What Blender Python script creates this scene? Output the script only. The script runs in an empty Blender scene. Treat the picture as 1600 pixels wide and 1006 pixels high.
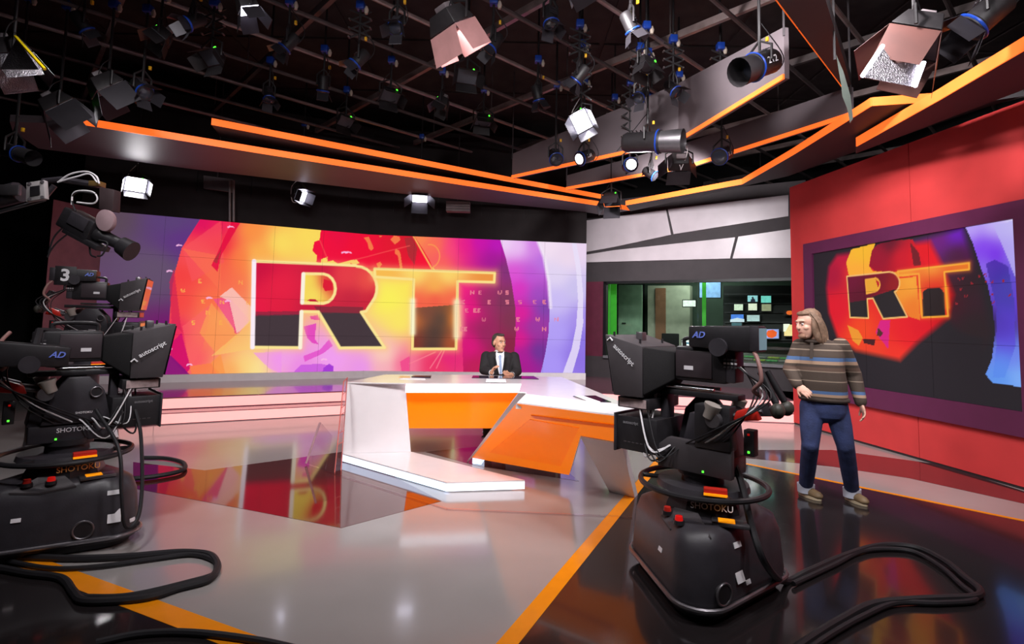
import bpy, bmesh, math, random
import numpy as np
from mathutils import Vector as V, Matrix, Quaternion
random.seed(7); np.random.seed(7)
sc = bpy.context.scene
C = sc.collection
PI = math.pi

# ---------------------------------------------------------------- camera
FPX = 850.0; PITCH = math.radians(4.5); ROLL = math.radians(1.27); CAMZ = 1.6
CY = 503 - FPX*math.tan(PITCH)                      # principal point row (vertical lens shift)
cr0 = V((1,0,0)); cf = V((0,math.cos(PITCH),math.sin(PITCH))); cu0 = V((0,-math.sin(PITCH),math.cos(PITCH)))
cr = cr0*math.cos(ROLL)+cu0*math.sin(ROLL); cu = cu0*math.cos(ROLL)-cr0*math.sin(ROLL)
cd = bpy.data.cameras.new('camera'); cam = bpy.data.objects.new('camera', cd); C.objects.link(cam)
cd.sensor_width = 36; cd.lens = 36*FPX/1600; cd.shift_y = -FPX*math.tan(PITCH)/1600
cd.clip_start = .05; cd.clip_end = 100
m3 = Matrix((cr, cu, -cf)).transposed()
cam.matrix_world = Matrix.Translation((0,0,CAMZ)) @ m3.to_4x4()
sc.camera = cam

# ---------------------------------------------------------------- world, exposure
w = bpy.data.worlds.new('world'); sc.world = w; w.use_nodes = True
w.node_tree.nodes['Background'].inputs[0].default_value = (.03,.025,.03,1)
w.node_tree.nodes['Background'].inputs[1].default_value = 1.0
vs = sc.view_settings
vs.view_transform = 'Standard'; vs.look = 'None'; vs.exposure = 0.0; vs.gamma = 1; vs.use_curve_mapping = False

# ---------------------------------------------------------------- measured places: pixel of the photo -> point in the studio
O = V((0,0,CAMZ))
def ray(px, py): return cf + cr*((px-800)/FPX) + cu*((CY-py)/FPX)
def P(px, py, Y):
    r = ray(px, py); return O + r*(Y/r.y)
def FZ(px, py, z=0.0):
    r = ray(px, py); return O + r*((z-CAMZ)/r.z)
def onplane(px, py, p0, n):
    r = ray(px, py); return O + r*((p0-O).dot(n)/r.dot(n))

# ---------------------------------------------------------------- materials
MATS = {}
def S(c):  # sRGB 0-255 -> linear
    return tuple(((x/255)/12.92 if x/255 <= .04045 else ((x/255+.055)/1.055)**2.4) for x in c)
def mat(name, col, rough=.5, metal=0, emit=None, es=0, var=.12, scale=6, bump=0, alpha=1, trans=0, coat=0, ior=1.45):
    if name in MATS: return MATS[name]
    m = bpy.data.materials.new(name); m.use_nodes = True; nt = m.node_tree; b = nt.nodes['Principled BSDF']
    c = S(col)
    tc = nt.nodes.new('ShaderNodeTexCoord'); nz = nt.nodes.new('ShaderNodeTexNoise')
    nz.inputs['Scale'].default_value = scale; nz.inputs['Detail'].default_value = 3
    nt.links.new(tc.outputs['Object'], nz.inputs['Vector'])
    rp = nt.nodes.new('ShaderNodeValToRGB')
    lo = [max(0,x*(1-var)) for x in c]; hi = [min(1,x*(1+var)) for x in c]
    rp.color_ramp.elements[0].color = (*lo,1); rp.color_ramp.elements[1].color = (*hi,1)
    rp.color_ramp.elements[0].position = .3; rp.color_ramp.elements[1].position = .7
    nt.links.new(nz.outputs['Fac'], rp.inputs[0]); nt.links.new(rp.outputs[0], b.inputs['Base Color'])
    b.inputs['Roughness'].default_value = rough; b.inputs['Metallic'].default_value = metal
    b.inputs['IOR'].default_value = ior
    if emit: b.inputs['Emission Color'].default_value = (*S(emit),1); b.inputs['Emission Strength'].default_value = es
    if trans: b.inputs['Transmission Weight'].default_value = trans
    if coat: b.inputs['Coat Weight'].default_value = coat; b.inputs['Coat Roughness'].default_value = .05
    if alpha < 1: b.inputs['Alpha'].default_value = alpha
    if bump:
        bp = nt.nodes.new('ShaderNodeBump'); bp.inputs['Strength'].default_value = bump; bp.inputs['Distance'].default_value = .01
        n2 = nt.nodes.new('ShaderNodeTexNoise'); n2.inputs['Scale'].default_value = scale*8
        nt.links.new(tc.outputs['Object'], n2.inputs['Vector'])
        nt.links.new(n2.outputs['Fac'], bp.inputs['Height']); nt.links.new(bp.outputs[0], b.inputs['Normal'])
    MATS[name] = m; return m

# ---------------------------------------------------------------- mesh builder
class MB:
    def __init__(s): s.v = []; s.f = []; s.M = Matrix.Identity(4)
    def at(s, M): s.M = M; return s
    def add(s, vs, fs):
        o = len(s.v); s.v += [tuple(s.M @ V(v)) for v in vs]; s.f += [tuple(i+o for i in f) for f in fs]; return s
    def hexa(s, b, t):   # bottom 4 and top 4, same order
        return s.add(list(b)+list(t), [(3,2,1,0),(4,5,6,7)]+[(i,(i+1)%4,4+(i+1)%4,4+i) for i in range(4)])
    def box(s, c, d, R=None, taper=(1,1)):
        x,y,z = d[0]/2,d[1]/2,d[2]/2; c = V(c); q = []
        for zz,tx,ty in ((-z,1,1),(z,taper[0],taper[1])):
            q += [V((-x*tx,-y*ty,zz)),V((x*tx,-y*ty,zz)),V((x*tx,y*ty,zz)),V((-x*tx,y*ty,zz))]
        if R is not None: q = [R @ v for v in q]
        q = [v+c for v in q]
        return s.hexa(q[:4], q[4:])
    def prism(s, poly, ext):   # closed polygon of 3D points, extruded along ext
        n = len(poly); e = V(ext); a = [V(p) for p in poly]; b = [p+e for p in a]
        nn = V((0,0,0))
        for i in range(n): nn += a[i].cross(a[(i+1)%n])
        if nn.dot(e) < 0: f = [tuple(range(n)), tuple(range(2*n-1,n-1,-1))]+[(i,i+n,(i+1)%n+n,(i+1)%n) for i in range(n)]
        else: f = [tuple(range(n-1,-1,-1)), tuple(range(n,2*n))]+[(i,(i+1)%n,(i+1)%n+n,i+n) for i in range(n)]
        return s.add(a+b, f)
    def cyl(s, p0, p1, r0, r1=None, n=14, cap=True):
        return s.loft([(p0,r0),(p1,r0 if r1 is None else r1)], n, cap)
    def loft(s, rings, n=14, cap=True):   # straight-ish chain of (centre, radius) along first->last axis
        p0, p1 = V(rings[0][0]), V(rings[-1][0]); d = (p1-p0).normalized()
        a = d.orthogonal().normalized(); b = d.cross(a); vs = []; fs = []
        for p,r in rings:
            for i in range(n):
                t = 2*PI*i/n; vs.append(V(p)+(a*math.cos(t)+b*math.sin(t))*r)
        for k in range(len(rings)-1):
            for i in range(n): fs.append((k*n+i, k*n+(i+1)%n, (k+1)*n+(i+1)%n, (k+1)*n+i))
        if cap: fs += [tuple(range(n-1,-1,-1)), tuple(range((len(rings)-1)*n, len(rings)*n))]
        return s.add(vs, fs)
    def tube(s, pts, r, n=8, closed=False, rr=None):
        pts = [V(p) for p in pts]; m = len(pts); vs = []; fs = []; up = None
        for i,p in enumerate(pts):
            if closed: t = pts[(i+1)%m]-pts[i-1]
            else: t = pts[min(i+1,m-1)]-pts[max(i-1,0)]
            t.normalize()
            if up is None: up = t.orthogonal().normalized()
            up = (up - t*up.dot(t)); up = up.normalized() if up.length > 1e-6 else t.orthogonal().normalized()
            b = t.cross(up); q = r if rr is None else rr[i]
            for k in range(n):
                a = 2*PI*k/n; vs.append(p+(up*math.cos(a)+b*math.sin(a))*q)
        for i in range(m if closed else m-1):
            j = (i+1)%m
            for k in range(n): fs.append((i*n+k, i*n+(k+1)%n, j*n+(k+1)%n, j*n+k))
        if not closed: fs += [tuple(range(n-1,-1,-1)), tuple(range((m-1)*n, m*n))]
        return s.add(vs, fs)
    def ball(s, c, r, n=12, m=8, R=None):
        r = V((r,r,r)) if isinstance(r,(int,float)) else V(r); c = V(c); vs = []; fs = []
        for i in range(1,m):
            th = PI*i/m
            for k in range(n):
                a = 2*PI*k/n; v = V((r.x*math.sin(th)*math.cos(a), r.y*math.sin(th)*math.sin(a), r.z*math.cos(th)))
                vs.append(c+((R @ v) if R else v))
        for z in (1,-1):
            v = V((0,0,r.z*z)); vs.append(c+((R @ v) if R else v))
        for i in range(m-2):
            for k in range(n): fs.append((i*n+k,(i+1)*n+k,(i+1)*n+(k+1)%n,i*n+(k+1)%n))
        T,B = (m-1)*n,(m-1)*n+1
        for k in range(n): fs.append((T,k,(k+1)%n)); fs.append((B,(m-2)*n+(k+1)%n,(m-2)*n+k))
        return s.add(vs, fs)
    def ring(s, c, R0, r, axis=(0,0,1), n=40, k=8):
        c = V(c); d = V(axis).normalized(); a = d.orthogonal().normalized(); b = d.cross(a)
        return s.tube([c+(a*math.cos(2*PI*i/n)+b*math.sin(2*PI*i/n))*R0 for i in range(n)], r, k, True)
    def mesh(s, name):
        me = bpy.data.meshes.new(name); me.from_pydata([tuple(v) for v in s.v], [], s.f); me.update(); return me
    def build(s, name, m, parent=None, bev=0, smooth=True, ang=.7):
        me = s.mesh(name)
        return link(name, me, m, parent, bev, smooth, ang)
def link(name, me, m, parent=None, bev=0, smooth=True, ang=.7):
    if bev:
        bm = bmesh.new(); bm.from_mesh(me)
        bmesh.ops.remove_doubles(bm, verts=bm.verts, dist=1e-5)
        es = [e for e in bm.edges if len(e.link_faces)==2 and e.calc_face_angle(0) > .5]
        try: bmesh.ops.bevel(bm, geom=es, offset=bev, segments=2, profile=.5, affect='EDGES', clamp_overlap=True)
        except Exception: pass
        bm.to_mesh(me); bm.free()
    if smooth: me.shade_smooth(); me.set_sharp_from_angle(angle=ang)
    if m is not None: me.materials.append(m)
    o = bpy.data.objects.new(name, me); C.objects.link(o)
    if parent: o.parent = parent
    return o
def tag(o, label, cat, group=None):
    o['label'] = label; o['category'] = cat
    if group: o['group'] = group
    return o
def thing(name, label, cat, loc=(0,0,0), rot=(0,0,0), group=None):
    o = bpy.data.objects.new(name, None); C.objects.link(o); o.location = loc
    if isinstance(rot, Matrix): o.rotation_euler = rot.to_euler()
    else: o.rotation_euler = rot
    o.empty_display_size = .1
    return tag(o, label, cat, group)
def struct(o): o['kind'] = 'structure'; return o
def text_mesh(body, size, depth=.001, align='CENTER', bold=0, shear=0):
    cu_ = bpy.data.curves.new('t','FONT'); cu_.body = body; cu_.size = size; cu_.extrude = depth; cu_.align_x = align; cu_.align_y = 'CENTER'
    cu_.offset = bold*size; cu_.shear = shear; cu_.resolution_u = 3
    o = bpy.data.objects.new('t', cu_); C.objects.link(o)
    me = bpy.data.meshes.new_from_object(o.evaluated_get(bpy.context.evaluated_depsgraph_get()))
    bpy.data.objects.remove(o); bpy.data.curves.remove(cu_); return me
def lettering(body, size, M, m, parent, name='lettering', bold=0, shear=0):   # text in the XY plane of M
    me = text_mesh(body, size, bold=bold, shear=shear); me.transform(M); me.materials.clear()
    return link(name, me, m, parent, 0, False)
def frame(o, x, y, z=None):   # matrix from origin and two axes
    x = V(x).normalized(); y = V(y); y = (y-x*y.dot(x)).normalized(); z = x.cross(y)
    return Matrix.Translation(o) @ Matrix((x,y,z)).transposed().to_4x4()
def aim(d, up=(0,0,1)):   # rotation whose local +X looks along d
    x = V(d).normalized(); y = V(up).cross(x).normalized(); return Matrix((x,y,x.cross(y))).transposed()
def bez(pts, n=8):   # smooth curve through points (Catmull-Rom)
    p = [V(q) for q in pts]; p = [p[0]*2-p[1]]+p+[p[-1]*2-p[-2]]; out = []
    for i in range(1,len(p)-2):
        for k in range(n):
            t = k/n; out.append(.5*((2*p[i])+(p[i+1]-p[i-1])*t+(2*p[i-1]-5*p[i]+4*p[i+1]-p[i+2])*t*t+(3*p[i]-p[i-1]-3*p[i+1]+p[i+2])*t**3))
    return out+[p[-2]]

# shared materials
BLACKP = mat('black_plastic', (34,32,35), .45, var=.2, scale=20)
DARKGR = mat('charcoal_painted_metal', (52,49,54), .42, var=.15, scale=12, bump=.05)
MIDGR = mat('grey_metal', (120,116,120), .35, .8)
CHROME = mat('bare_metal', (190,188,190), .2, 1)
RUBBER = mat('black_rubber', (24,22,26), .6)
CLOTHB = mat('black_cloth', (22,20,22), .9, bump=.2, scale=30)
WHITEP = mat('white_paint', (225,220,222), .4, var=.04)
RED_K = mat('red_plastic', (190,40,30), .35)
REDLIT = mat('red_light', (200,20,20), .4, emit=(255,30,20), es=.25)
LABELW = mat('label_white', (215,212,215), .6)
INKW = mat('white_ink', (225,225,228), .6)
BLUEP = mat('blue_plastic', (25,60,150), .35)
ORPL = mat('orange_plastic', (235,90,25), .4)
LAMPLIT = mat('lit_lamp_face', (240,240,255), .4, emit=(235,232,255), es=9)
# ================================================================= SETTING
WALLBLK = mat('black_wall_paint', (20,18,20), .85, var=.25, scale=2)
CEILBLK = mat('black_ceiling', (56,48,48), .9, var=.3, scale=3)
GREYFL = mat('light_grey_gloss_floor', (150,145,143), .13, var=.05, scale=1.3, coat=.15)
DARKFL = mat('black_gloss_floor', (34,30,31), .13, var=.15, scale=2, coat=.25)
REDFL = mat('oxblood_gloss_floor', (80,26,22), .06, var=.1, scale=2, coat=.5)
ORFL = mat('orange_floor_line', (235,140,15), .2, var=.05)
PLAT = mat('plum_gloss_platform', (120,70,84), .12, var=.08, scale=2, coat=.4)

def floorpoly(name, px, z, m, extra=None):
    pts = [FZ(x,y) for x,y in px] if extra is None else px
    mb = MB().prism([(p[0],p[1],0) for p in pts], (0,0,z)); return mb.build(name, m, FLOOR, smooth=False)
FLOOR = struct(MB().box((-.5,6,-.05),(21,20,.1)).build('floor', GREYFL, smooth=False))
# dark floor right of the orange line, and bottom left
a0, a1 = FZ(1036,704), FZ(775,1006); dl = (a1-a0).normalized(); a2 = a1+dl*3.2; nr = V((-dl.y,dl.x,0))*-1
if nr.x < 0: nr = -nr
b0, b1 = FZ(1100,712), FZ(1600,815); dr = (b1-b0).normalized()
c0 = FZ(1036,704)
dk = [a0, a2, a2+V((9,-1,0)), b1+dr*3, b0]
floorpoly('floor_area', dk, .002, DARKFL, 1)
e0, e1 = FZ(0,875), FZ(285,985); de = (e1-e0).normalized(); ne = V((de.y,-de.x,0)); ne = ne if ne.y < 0 else -ne
floorpoly('floor_area', [e0-de*4, e1+de*2.0, e1+de*2.0+ne*3, e0-de*4+ne*3], .002, DARKFL, 1)
# orange lines
def line(p, q, wd, z=.004, m=ORFL):
    d = (q-p).normalized(); n = V((-d.y,d.x,0))*wd
    return floorpoly('floor_line', [p, q, q+n, p+n], z, m, 1)
line(FZ(1040,700), a2, .1); line(e0-de*4+V((0,0,0)), e1+de*2.0, .13)
line(b0, b1+dr*3, .05)
line(FZ(1036,704), FZ(1010,690)+V((0,.2,0)), .07)
# plum and white bands along the red wall
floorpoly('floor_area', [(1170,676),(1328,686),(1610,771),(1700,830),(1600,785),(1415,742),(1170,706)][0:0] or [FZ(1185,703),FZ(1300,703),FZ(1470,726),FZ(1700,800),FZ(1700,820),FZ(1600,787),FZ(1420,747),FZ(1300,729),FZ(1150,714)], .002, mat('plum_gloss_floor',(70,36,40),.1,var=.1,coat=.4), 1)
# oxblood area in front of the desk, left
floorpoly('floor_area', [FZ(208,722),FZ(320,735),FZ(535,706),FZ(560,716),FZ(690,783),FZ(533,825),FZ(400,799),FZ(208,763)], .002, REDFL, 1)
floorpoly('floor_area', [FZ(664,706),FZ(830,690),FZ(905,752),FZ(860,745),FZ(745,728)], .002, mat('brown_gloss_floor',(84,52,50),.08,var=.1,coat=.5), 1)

# shell
def wall(name, c, d, m=WALLBLK): return struct(MB().box(c,d).build(name, m, smooth=False))
wall('wall_left', (-10.0,6,3.2), (.2,20.4,6.6)); wall('wall_right', (9.1,6,3.2), (.2,20.4,6.6))
wall('wall_back', (-.5,16.1,3.2), (21,.2,6.6)); wall('wall_front', (-.5,-3.9,3.2), (21,.2,6.6), mat('dark_grey_studio_wall',(44,40,42),.9))
CEIL = wall('ceiling', (-.5,6,6.45), (21,20,.1), CEILBLK)
# acoustic ceiling panels (recessed joints)
for i in range(9):
    for k in range(7):
        MB().box((-8+i*2.1, -.5+k*2.1, 6.385),(2.02,2.02,.03)).build('acoustic_panel', CEILBLK, CEIL, smooth=False)

# ---- stage platform with two lit steps
ZP = .337; Z1 = .165
STEPLIT = mat('lit_step_riser', (225,150,148), .4, emit=(255,178,172), es=.9, var=.03)
fr = [FZ(120,676), FZ(240,664.5), FZ(545,647.5), FZ(760,640), FZ(1010,652), FZ(1244,662)]
fr = [V((p.x,p.y,0)) for p in fr]; fr[-1] = fr[-1] + V((.12,.0,0))
def offs(poly, d):
    out = []
    for i,p in enumerate(poly):
        a = poly[max(i-1,0)]; b = poly[min(i+1,len(poly)-1)]; t = (b-a).normalized(); out.append(p+V((-t.y,t.x,0))*d)
    return out
f2 = offs(fr, .36)
back = [V((5.6,13.2,0)), V((-9.6,13.2,0))]
PLATF = struct(MB().prism([V((p.x,p.y,Z1-.02)) for p in f2+back], (0,0,ZP-Z1+.02)).build('floor_platform', PLAT, smooth=False))
MB().prism([V((p.x,p.y,0)) for p in fr+f2[::-1]+[]], (0,0,Z1)).build('tread', PLAT, PLATF, smooth=False)
for poly,z0,z1 in ((fr,.012,Z1-.012),(f2,Z1+.012,ZP-.012)):
    for i in range(len(poly)-1):
        p,q = poly[i],poly[i+1]; t = (q-p).normalized(); n = V((t.y,-t.x,0))*.006
        k = max(1,round((q-p).length/2.4))
        for j in range(k):
            a = p+(q-p)*(j/k)+t*.004; b = p+(q-p)*((j+1)/k)-t*.004
            MB().prism([a+V((0,0,z0)),b+V((0,0,z0)),b+V((0,0,z1)),a+V((0,0,z1))], n).build('riser_light', STEPLIT, PLATF, smooth=False)
# platform floor tiles
for poly in (f2,):
    for i in range(1,3):
        p,q = poly[i],poly[i+1]; t = (q-p).normalized(); n = V((-t.y,t.x,0)); L = (q-p).length
        k = max(1,int(L/1.2))
        for j in range(k):
            a = p+t*(j*L/k+.006)+n*.03; b = p+t*((j+1)*L/k-.006)+n*.03
            MB().prism([V((v.x,v.y,ZP)) for v in (a,b,b+n*1.15,a+n*1.15)], (0,0,.004)).build('floor_tile', PLAT, PLATF, smooth=False)

# ---- video wall, two flat sections meeting at a slight angle
ZB, ZT = .48, 3.45
E = FZ(914,582.7,ZB); B = FZ(568,579.2,ZB); 
Lp = P(163,328.5,9.77); Lp = V((Lp.x,Lp.y,ZB))
SEC = [(Lp,B),(B,E)]
SL = (B-Lp).length; SR = (E-B).length
def wall_sz(px, py):
    p0,p1 = SEC[0] if px < 568 else SEC[1]; d = (p1-p0).normalized(); n = V((-d.y,d.x,0))
    q = onplane(px,py,p0,n); return ((q-p0).dot(d)+(0 if px < 568 else SL), q.z)
class Paint:
    """flat picture shown on a display: colours per point in display coordinates (s,z)"""
    def __init__(s, pts, mp, k): s.p = pts; s.c = np.zeros((len(pts),3)); s.mp = mp; s.k = k
    def conv(s, px): return np.array([s.mp(*q) for q in px])
    def inside(s, px):
        q = s.conv(px); x,y = s.p[:,0],s.p[:,1]; r = np.zeros(len(x),bool); n = len(q)
        for i in range(n):
            (x1,y1),(x2,y2) = q[i],q[i-1]
            if y1 == y2: continue
            r ^= ((y1 > y) != (y2 > y)) & (x < (x2-x1)*(y-y1)/(y2-y1)+x1)
        return r
    def idw(s, ctl, sel, pw=3.2):
        q = s.conv([c[:2] for c in ctl]); col = np.array([c[2:5] for c in ctl],float); P_ = s.p[sel]
        d = ((P_[:,None,:]-q[None])**2).sum(2)+(14*s.k)**2; wt = d**(-pw/2); wt /= wt.sum(1,keepdims=True); return wt@col
    def fill(s, px, ctl, a=1.0, soft=0):
        sel = s.inside(px) if px is not None else np.ones(len(s.p),bool)
        if not sel.any(): return
        c = np.array(ctl[0] if len(ctl)==1 else ctl, float) if not isinstance(ctl[0],(tuple,list)) else s.idw(ctl, sel)
        if soft: a = (a*np.clip(s.dist(px)/soft,0,1)**.8)[sel][:,None]
        s.c[sel] = s.c[sel]*(1-a)+c*a
    def dist(s, px, closed=True):
        q = s.conv(px); d = np.full(len(s.p),1e9); n = len(q)
        for i in range(n if closed else n-1):
            a,b = q[i],q[(i+1)%n]; ab = b-a; t = np.clip(((s.p-a)@ab)/(ab@ab+1e-9),0,1); d = np.minimum(d,np.hypot(*(s.p-a-t[:,None]*ab).T))
        return d/s.k    # in photo pixels, about
    def stroke(s, px, wd, col, closed=True, a=1.0, soft=1.0):
        al = (np.clip((wd/2+soft-s.dist(px,closed))/soft,0,1)*a)[:,None]; s.c = s.c*(1-al)+np.array(col,float)*al
    def glow(s, px, rad, col, a=.8, closed=False):
        al = (a*np.exp(-(s.dist(px,closed)/rad)**2))[:,None]; s.c = s.c*(1-al)+np.array(col,float)*al
    G = {'N':('10001','11001','10101','10011','10001'),'E':('1111','1000','1110','1000','1111'),'W':('10001','10001','10101','10101','01010'),'S':('1111','1000','1111','0001','1111'),'h':('01100','11011','00000','00000','00000')}
    def letter(s, ch, x, y, col, h=6.0):
        g = s.G[ch]; u = h/5
        for r,row in enumerate(g):
            for c,b in enumerate(row):
                if b == '1': s.fill([(x+(c-2.5)*u,y+(r-2.5)*u),(x+(c-1.5)*u,y+(r-2.5)*u),(x+(c-1.5)*u,y+(r-1.5)*u),(x+(c-2.5)*u,y+(r-1.5)*u)], col)
def arc(cx, cy, rx, ry, a0, a1, n=10): return [(cx+rx*math.cos(math.radians(a0+(a1-a0)*i/n)), cy+ry*math.sin(math.radians(a0+(a1-a0)*i/n))) for i in range(n+1)]

def paint_main(pts):
    g = Paint(pts, wall_sz, 2.97/215)
    g.fill(None, [(170,340,92,74,88),(200,560,84,66,82),(240,420,100,80,108),(270,345,92,66,120),(285,375,96,50,130),(255,540,120,10,110)])
    # globe field
    g.fill([(316,338),(300,362),(284,388),(272,430),(266,480),(262,530),(246,586),(640,586),(740,586),(740,360),(500,350)],
      [(318,345,225,0,95),(345,352,240,20,85),(300,400,250,75,85),(285,430,248,62,62),(280,470,250,70,65),(275,520,238,30,90),(330,410,252,105,72),(345,385,245,25,60),(390,360,255,150,66),(375,400,255,128,66),
       (440,380,255,226,96),(480,370,255,222,92),(400,395,255,185,80),(330,470,255,110,70),(320,520,255,130,85),(350,500,255,165,105),(385,570,255,215,125),(300,560,255,90,100),(360,580,255,170,90),
       (400,575,255,235,150),(440,560,245,160,240),(520,560,245,160,245),(470,575,240,140,235),(565,575,238,150,240),(600,555,255,210,190),(610,470,255,245,90),(600,575,250,180,190),(625,500,255,235,100),(640,450,255,235,90),(630,570,250,110,150),(680,570,240,50,100),(700,555,232,30,120),(500,440,255,236,100)])
    # right of the globe
    g.fill([(645,366),(660,392),(674,416),(700,440),(716,470),(722,520),(724,586),(868,586),(868,370)],
      [(655,372,255,140,80),(680,385,255,115,80),(690,410,255,100,90),(705,390,255,70,125),(725,385,235,20,140),(750,380,205,0,175),(775,385,190,0,190),(770,405,165,0,150),(790,420,125,45,115),(725,450,245,20,130),(735,480,240,0,130),(760,470,150,40,95),(790,470,120,48,85),(760,520,150,30,90),(790,540,135,25,60),(735,540,225,0,125),(745,575,195,20,85),(800,575,120,30,60),(800,500,125,45,75)])
    # pale arc beyond
    g.fill([(781,373),(790,402),(799,440),(805,480),(806,520),(803,560),(799,586),(920,586),(920,370)],
      [(790,380,245,215,252),(810,385,240,195,248),(835,385,215,130,232),(850,410,185,110,225),(805,430,225,80,215),(830,430,190,85,215),(812,450,225,35,190),(840,460,160,70,195),(815,490,230,0,150),(812,530,228,0,140),(835,510,150,50,160),(840,550,100,48,150),(820,560,175,10,150),(850,480,120,60,170),(815,575,170,5,140)])
    bx = [(838,372),(849,400),(856,440),(859,480),(857,520),(852,552),(844,586),(920,586),(920,372)]
    g.fill(bx, [(860,385,248,228,246),(885,400,242,220,240),(905,385,238,215,242),(870,430,228,215,246),(870,470,205,190,248),(900,450,205,195,240),(870,520,180,160,250),(862,570,172,150,250),(910,500,165,140,235),(905,560,140,110,228),(910,530,140,115,230)])
    g.fill([(893,378),(900,420),(903,470),(900,510),(893,545),(878,586),(893,586),(905,545),(911,505),(911,460),(907,415),(900,378)], (236,226,252), .85)
    g.stroke([(840,376),(850,402),(857,440),(860,480)], 3, (248,235,252), False, .7, 3)
    # facets left
    for poly,c,a in (([(285,388),(345,345),(350,410),(300,440)],(252,84,92),.6),([(285,388),(345,455),(345,400)],(255,118,78),.55),([(362,346),(376,347),(345,400),(340,425),(330,415),(340,395)],(232,0,62),.85),
        ([(285,510),(330,475),(318,540),(298,575)],(255,100,100),.6),([(330,473),(372,525),(340,555),(312,520)],(255,158,84),.75),([(333,467),(358,464),(390,500),(372,523)],(245,80,140),.8),([(355,465),(364,468),(366,520),(370,522)],(228,30,120),.5),([(343,463),(362,449),(393,480),(394,500),(370,521),(358,470)],(255,196,186),.9),([(370,522),(394,497),(394,545),(330,556)],(255,205,110),.6),
        ([(263,540),(284,520),(298,575),(290,584),(268,560)],(212,0,104),.9),([(250,586),(258,552),(268,556),(298,586)],(128,10,120),.9),([(296,572),(330,567),(345,586),(300,586)],(255,130,70),.8),([(330,566),(345,553),(352,584),(338,584)],(255,150,70),.7),([(265,440),(272,420),(283,510),(286,520),(268,505)],(215,30,80),.7)):
        g.fill(poly, c, a)
    g.fill([(342,395),(346,390),(339,412),(333,408)],(150,60,50),.6); g.fill([(396,551),(440,549),(440,584),(420,575)],(245,150,240),.7)
    # continents
    red = [(502,355),(499,375),(491,378),(488,392),(495,399),(494,409),(501,413),(502,405),(512,401),(511,409),(520,407),(528,412),(546,407),(556,405),(562,411),(553,414),(547,410),(547,417),(566,420),(582,424),(640,424),(678,424),(672,408),(660,388),(643,362)]
    g.fill(red, [(510,375,248,0,58),(560,390,245,0,52),(620,400,235,10,45),(640,385,215,20,40),(660,405,250,0,50),(520,365,235,0,65)])
    g.fill([(632,372),(644,370),(652,388),(648,414),(638,400)],(150,52,50),.6)
    for poly in ([(568,372),(576,370),(580,378),(584,388),(580,392),(576,388),(574,379)],[(610,374),(616,368),(624,370),(626,375),(617,382)],[(618,388),(624,392),(626,398),(629,420),(625,420),(622,400),(617,396)],[(588,412),(594,409),(597,413),(592,420)],[(592,368),(597,369),(594,371)]): g.fill(poly,(250,120,70))
    g.stroke([(553,406),(600,394),(640,384)],.8,(250,90,80),False,.7); g.stroke([(646,369),(658,390),(675,420)],1.6,(255,175,90),False)
    g.stroke([(500,376),(511,404)],.8,(250,90,80),False,.7)
    g.stroke(arc(672,400,15,18,-100,70),.9,(255,170,80),False,.7)
    # lower pink map pieces
    for poly,c in (([(474,510),(494,505),(492,530),(498,538),(488,536),(480,528)],(230,60,190)),([(474,556),(500,546),(514,530),(520,540),(505,552),(476,565)],(232,80,205)),([(460,580),(470,570),(500,568),(521,572),(521,582),(460,582)],(205,90,225)),([(505,575),(514,568),(521,572),(521,582),(504,582)],(160,50,215)),([(625,565),(640,556),(640,582),(628,582)],(245,70,140)),([(484,494),(496,492),(500,500),(486,499)],(235,60,160))): g.fill(poly,c,.85)
    for q in ([(672,575),(690,548)],[(682,575),(694,548)],[(640,568),(680,550)]): g.stroke(q,.8,(255,130,150),False,.8)
    # R
    R = [(397,408),(480,411.5),(556,415)]+arc(556,450,33,34,-88,40,9)+[(572,486),(564,487.5),(601,543),(531,543.5),(497.5,487),(471,486.5),(468.5,543),(394.5,542.5)]
    D = [(474,427.5),(504,428)]+arc(504,451,20,23,-85,85,8)+[(504,474),(472,473.5)]
    cR = [(400,415,205,0,60),(440,450,235,25,65),(500,420,205,20,60),(540,430,235,60,70),(575,440,240,80,70),(580,470,205,30,55),(550,470,200,30,60),(440,480,228,20,60),(480,480,205,20,60),(400,480,235,15,65)]
    for px,wd,col in ((R,7,(255,205,120)),):
        g.glow(px,7,col,.5,True)
    g.fill(R,cR); dk = (66,52,58)
    g.fill([(394.5,492),(470.5,491),(468.5,543),(394.5,542.5)],dk); g.fill([(496,487),(565,489),(601,543),(531,543.5)],dk)
    g.fill([(394.5,487),(471,486),(471,492),(394.5,494)],(130,35,60),.7); g.fill([(490,478),(568,480),(566,490),(498,489)],(110,42,55),.7)
    g.fill(D,[(480,440,250,225,90),(490,460,252,230,95),(515,440,225,40,50)]); g.fill([(506,436),(519,440),(520,453),(508,455),(504,448)],(225,20,50)); g.fill([(479,470),(484,467),(492,467),(498,472)],(205,20,55))
    for px in (R,D):
        g.stroke(px,3.2,(255,232,150),True,1,1.2)
    g.stroke([(397,408),(394.5,542.5)],4.5,(255,240,250),False,1,1.5); g.stroke([(474,428),(472,473)],4.5,(255,245,225),False); g.stroke([(471,487),(469,543)],4.5,(255,245,220),False)
    # T
    T = [(585.5,420),(773,426.5),(772,441),(715,439.5),(712.5,545),(644.5,545),(646.5,436.5),(586,432.5)]
    g.glow(T,8,(255,200,110),.5,True)
    g.fill(T,[(600,426,252,190,80),(650,425,255,225,110),(700,428,255,222,110),(765,434,240,150,60),(680,450,252,190,80),(680,466,245,75,65),(655,475,250,95,70),(705,470,250,100,70)])
    g.fill([(646,481),(713,476),(712.5,545),(644.5,545)],[(650,500,205,110,50),(665,490,120,70,55),(680,520,66,54,50),(690,500,72,60,56),(708,500,225,120,40),(650,535,130,50,40),(705,535,180,80,40),(675,540,72,50,48)])
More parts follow.
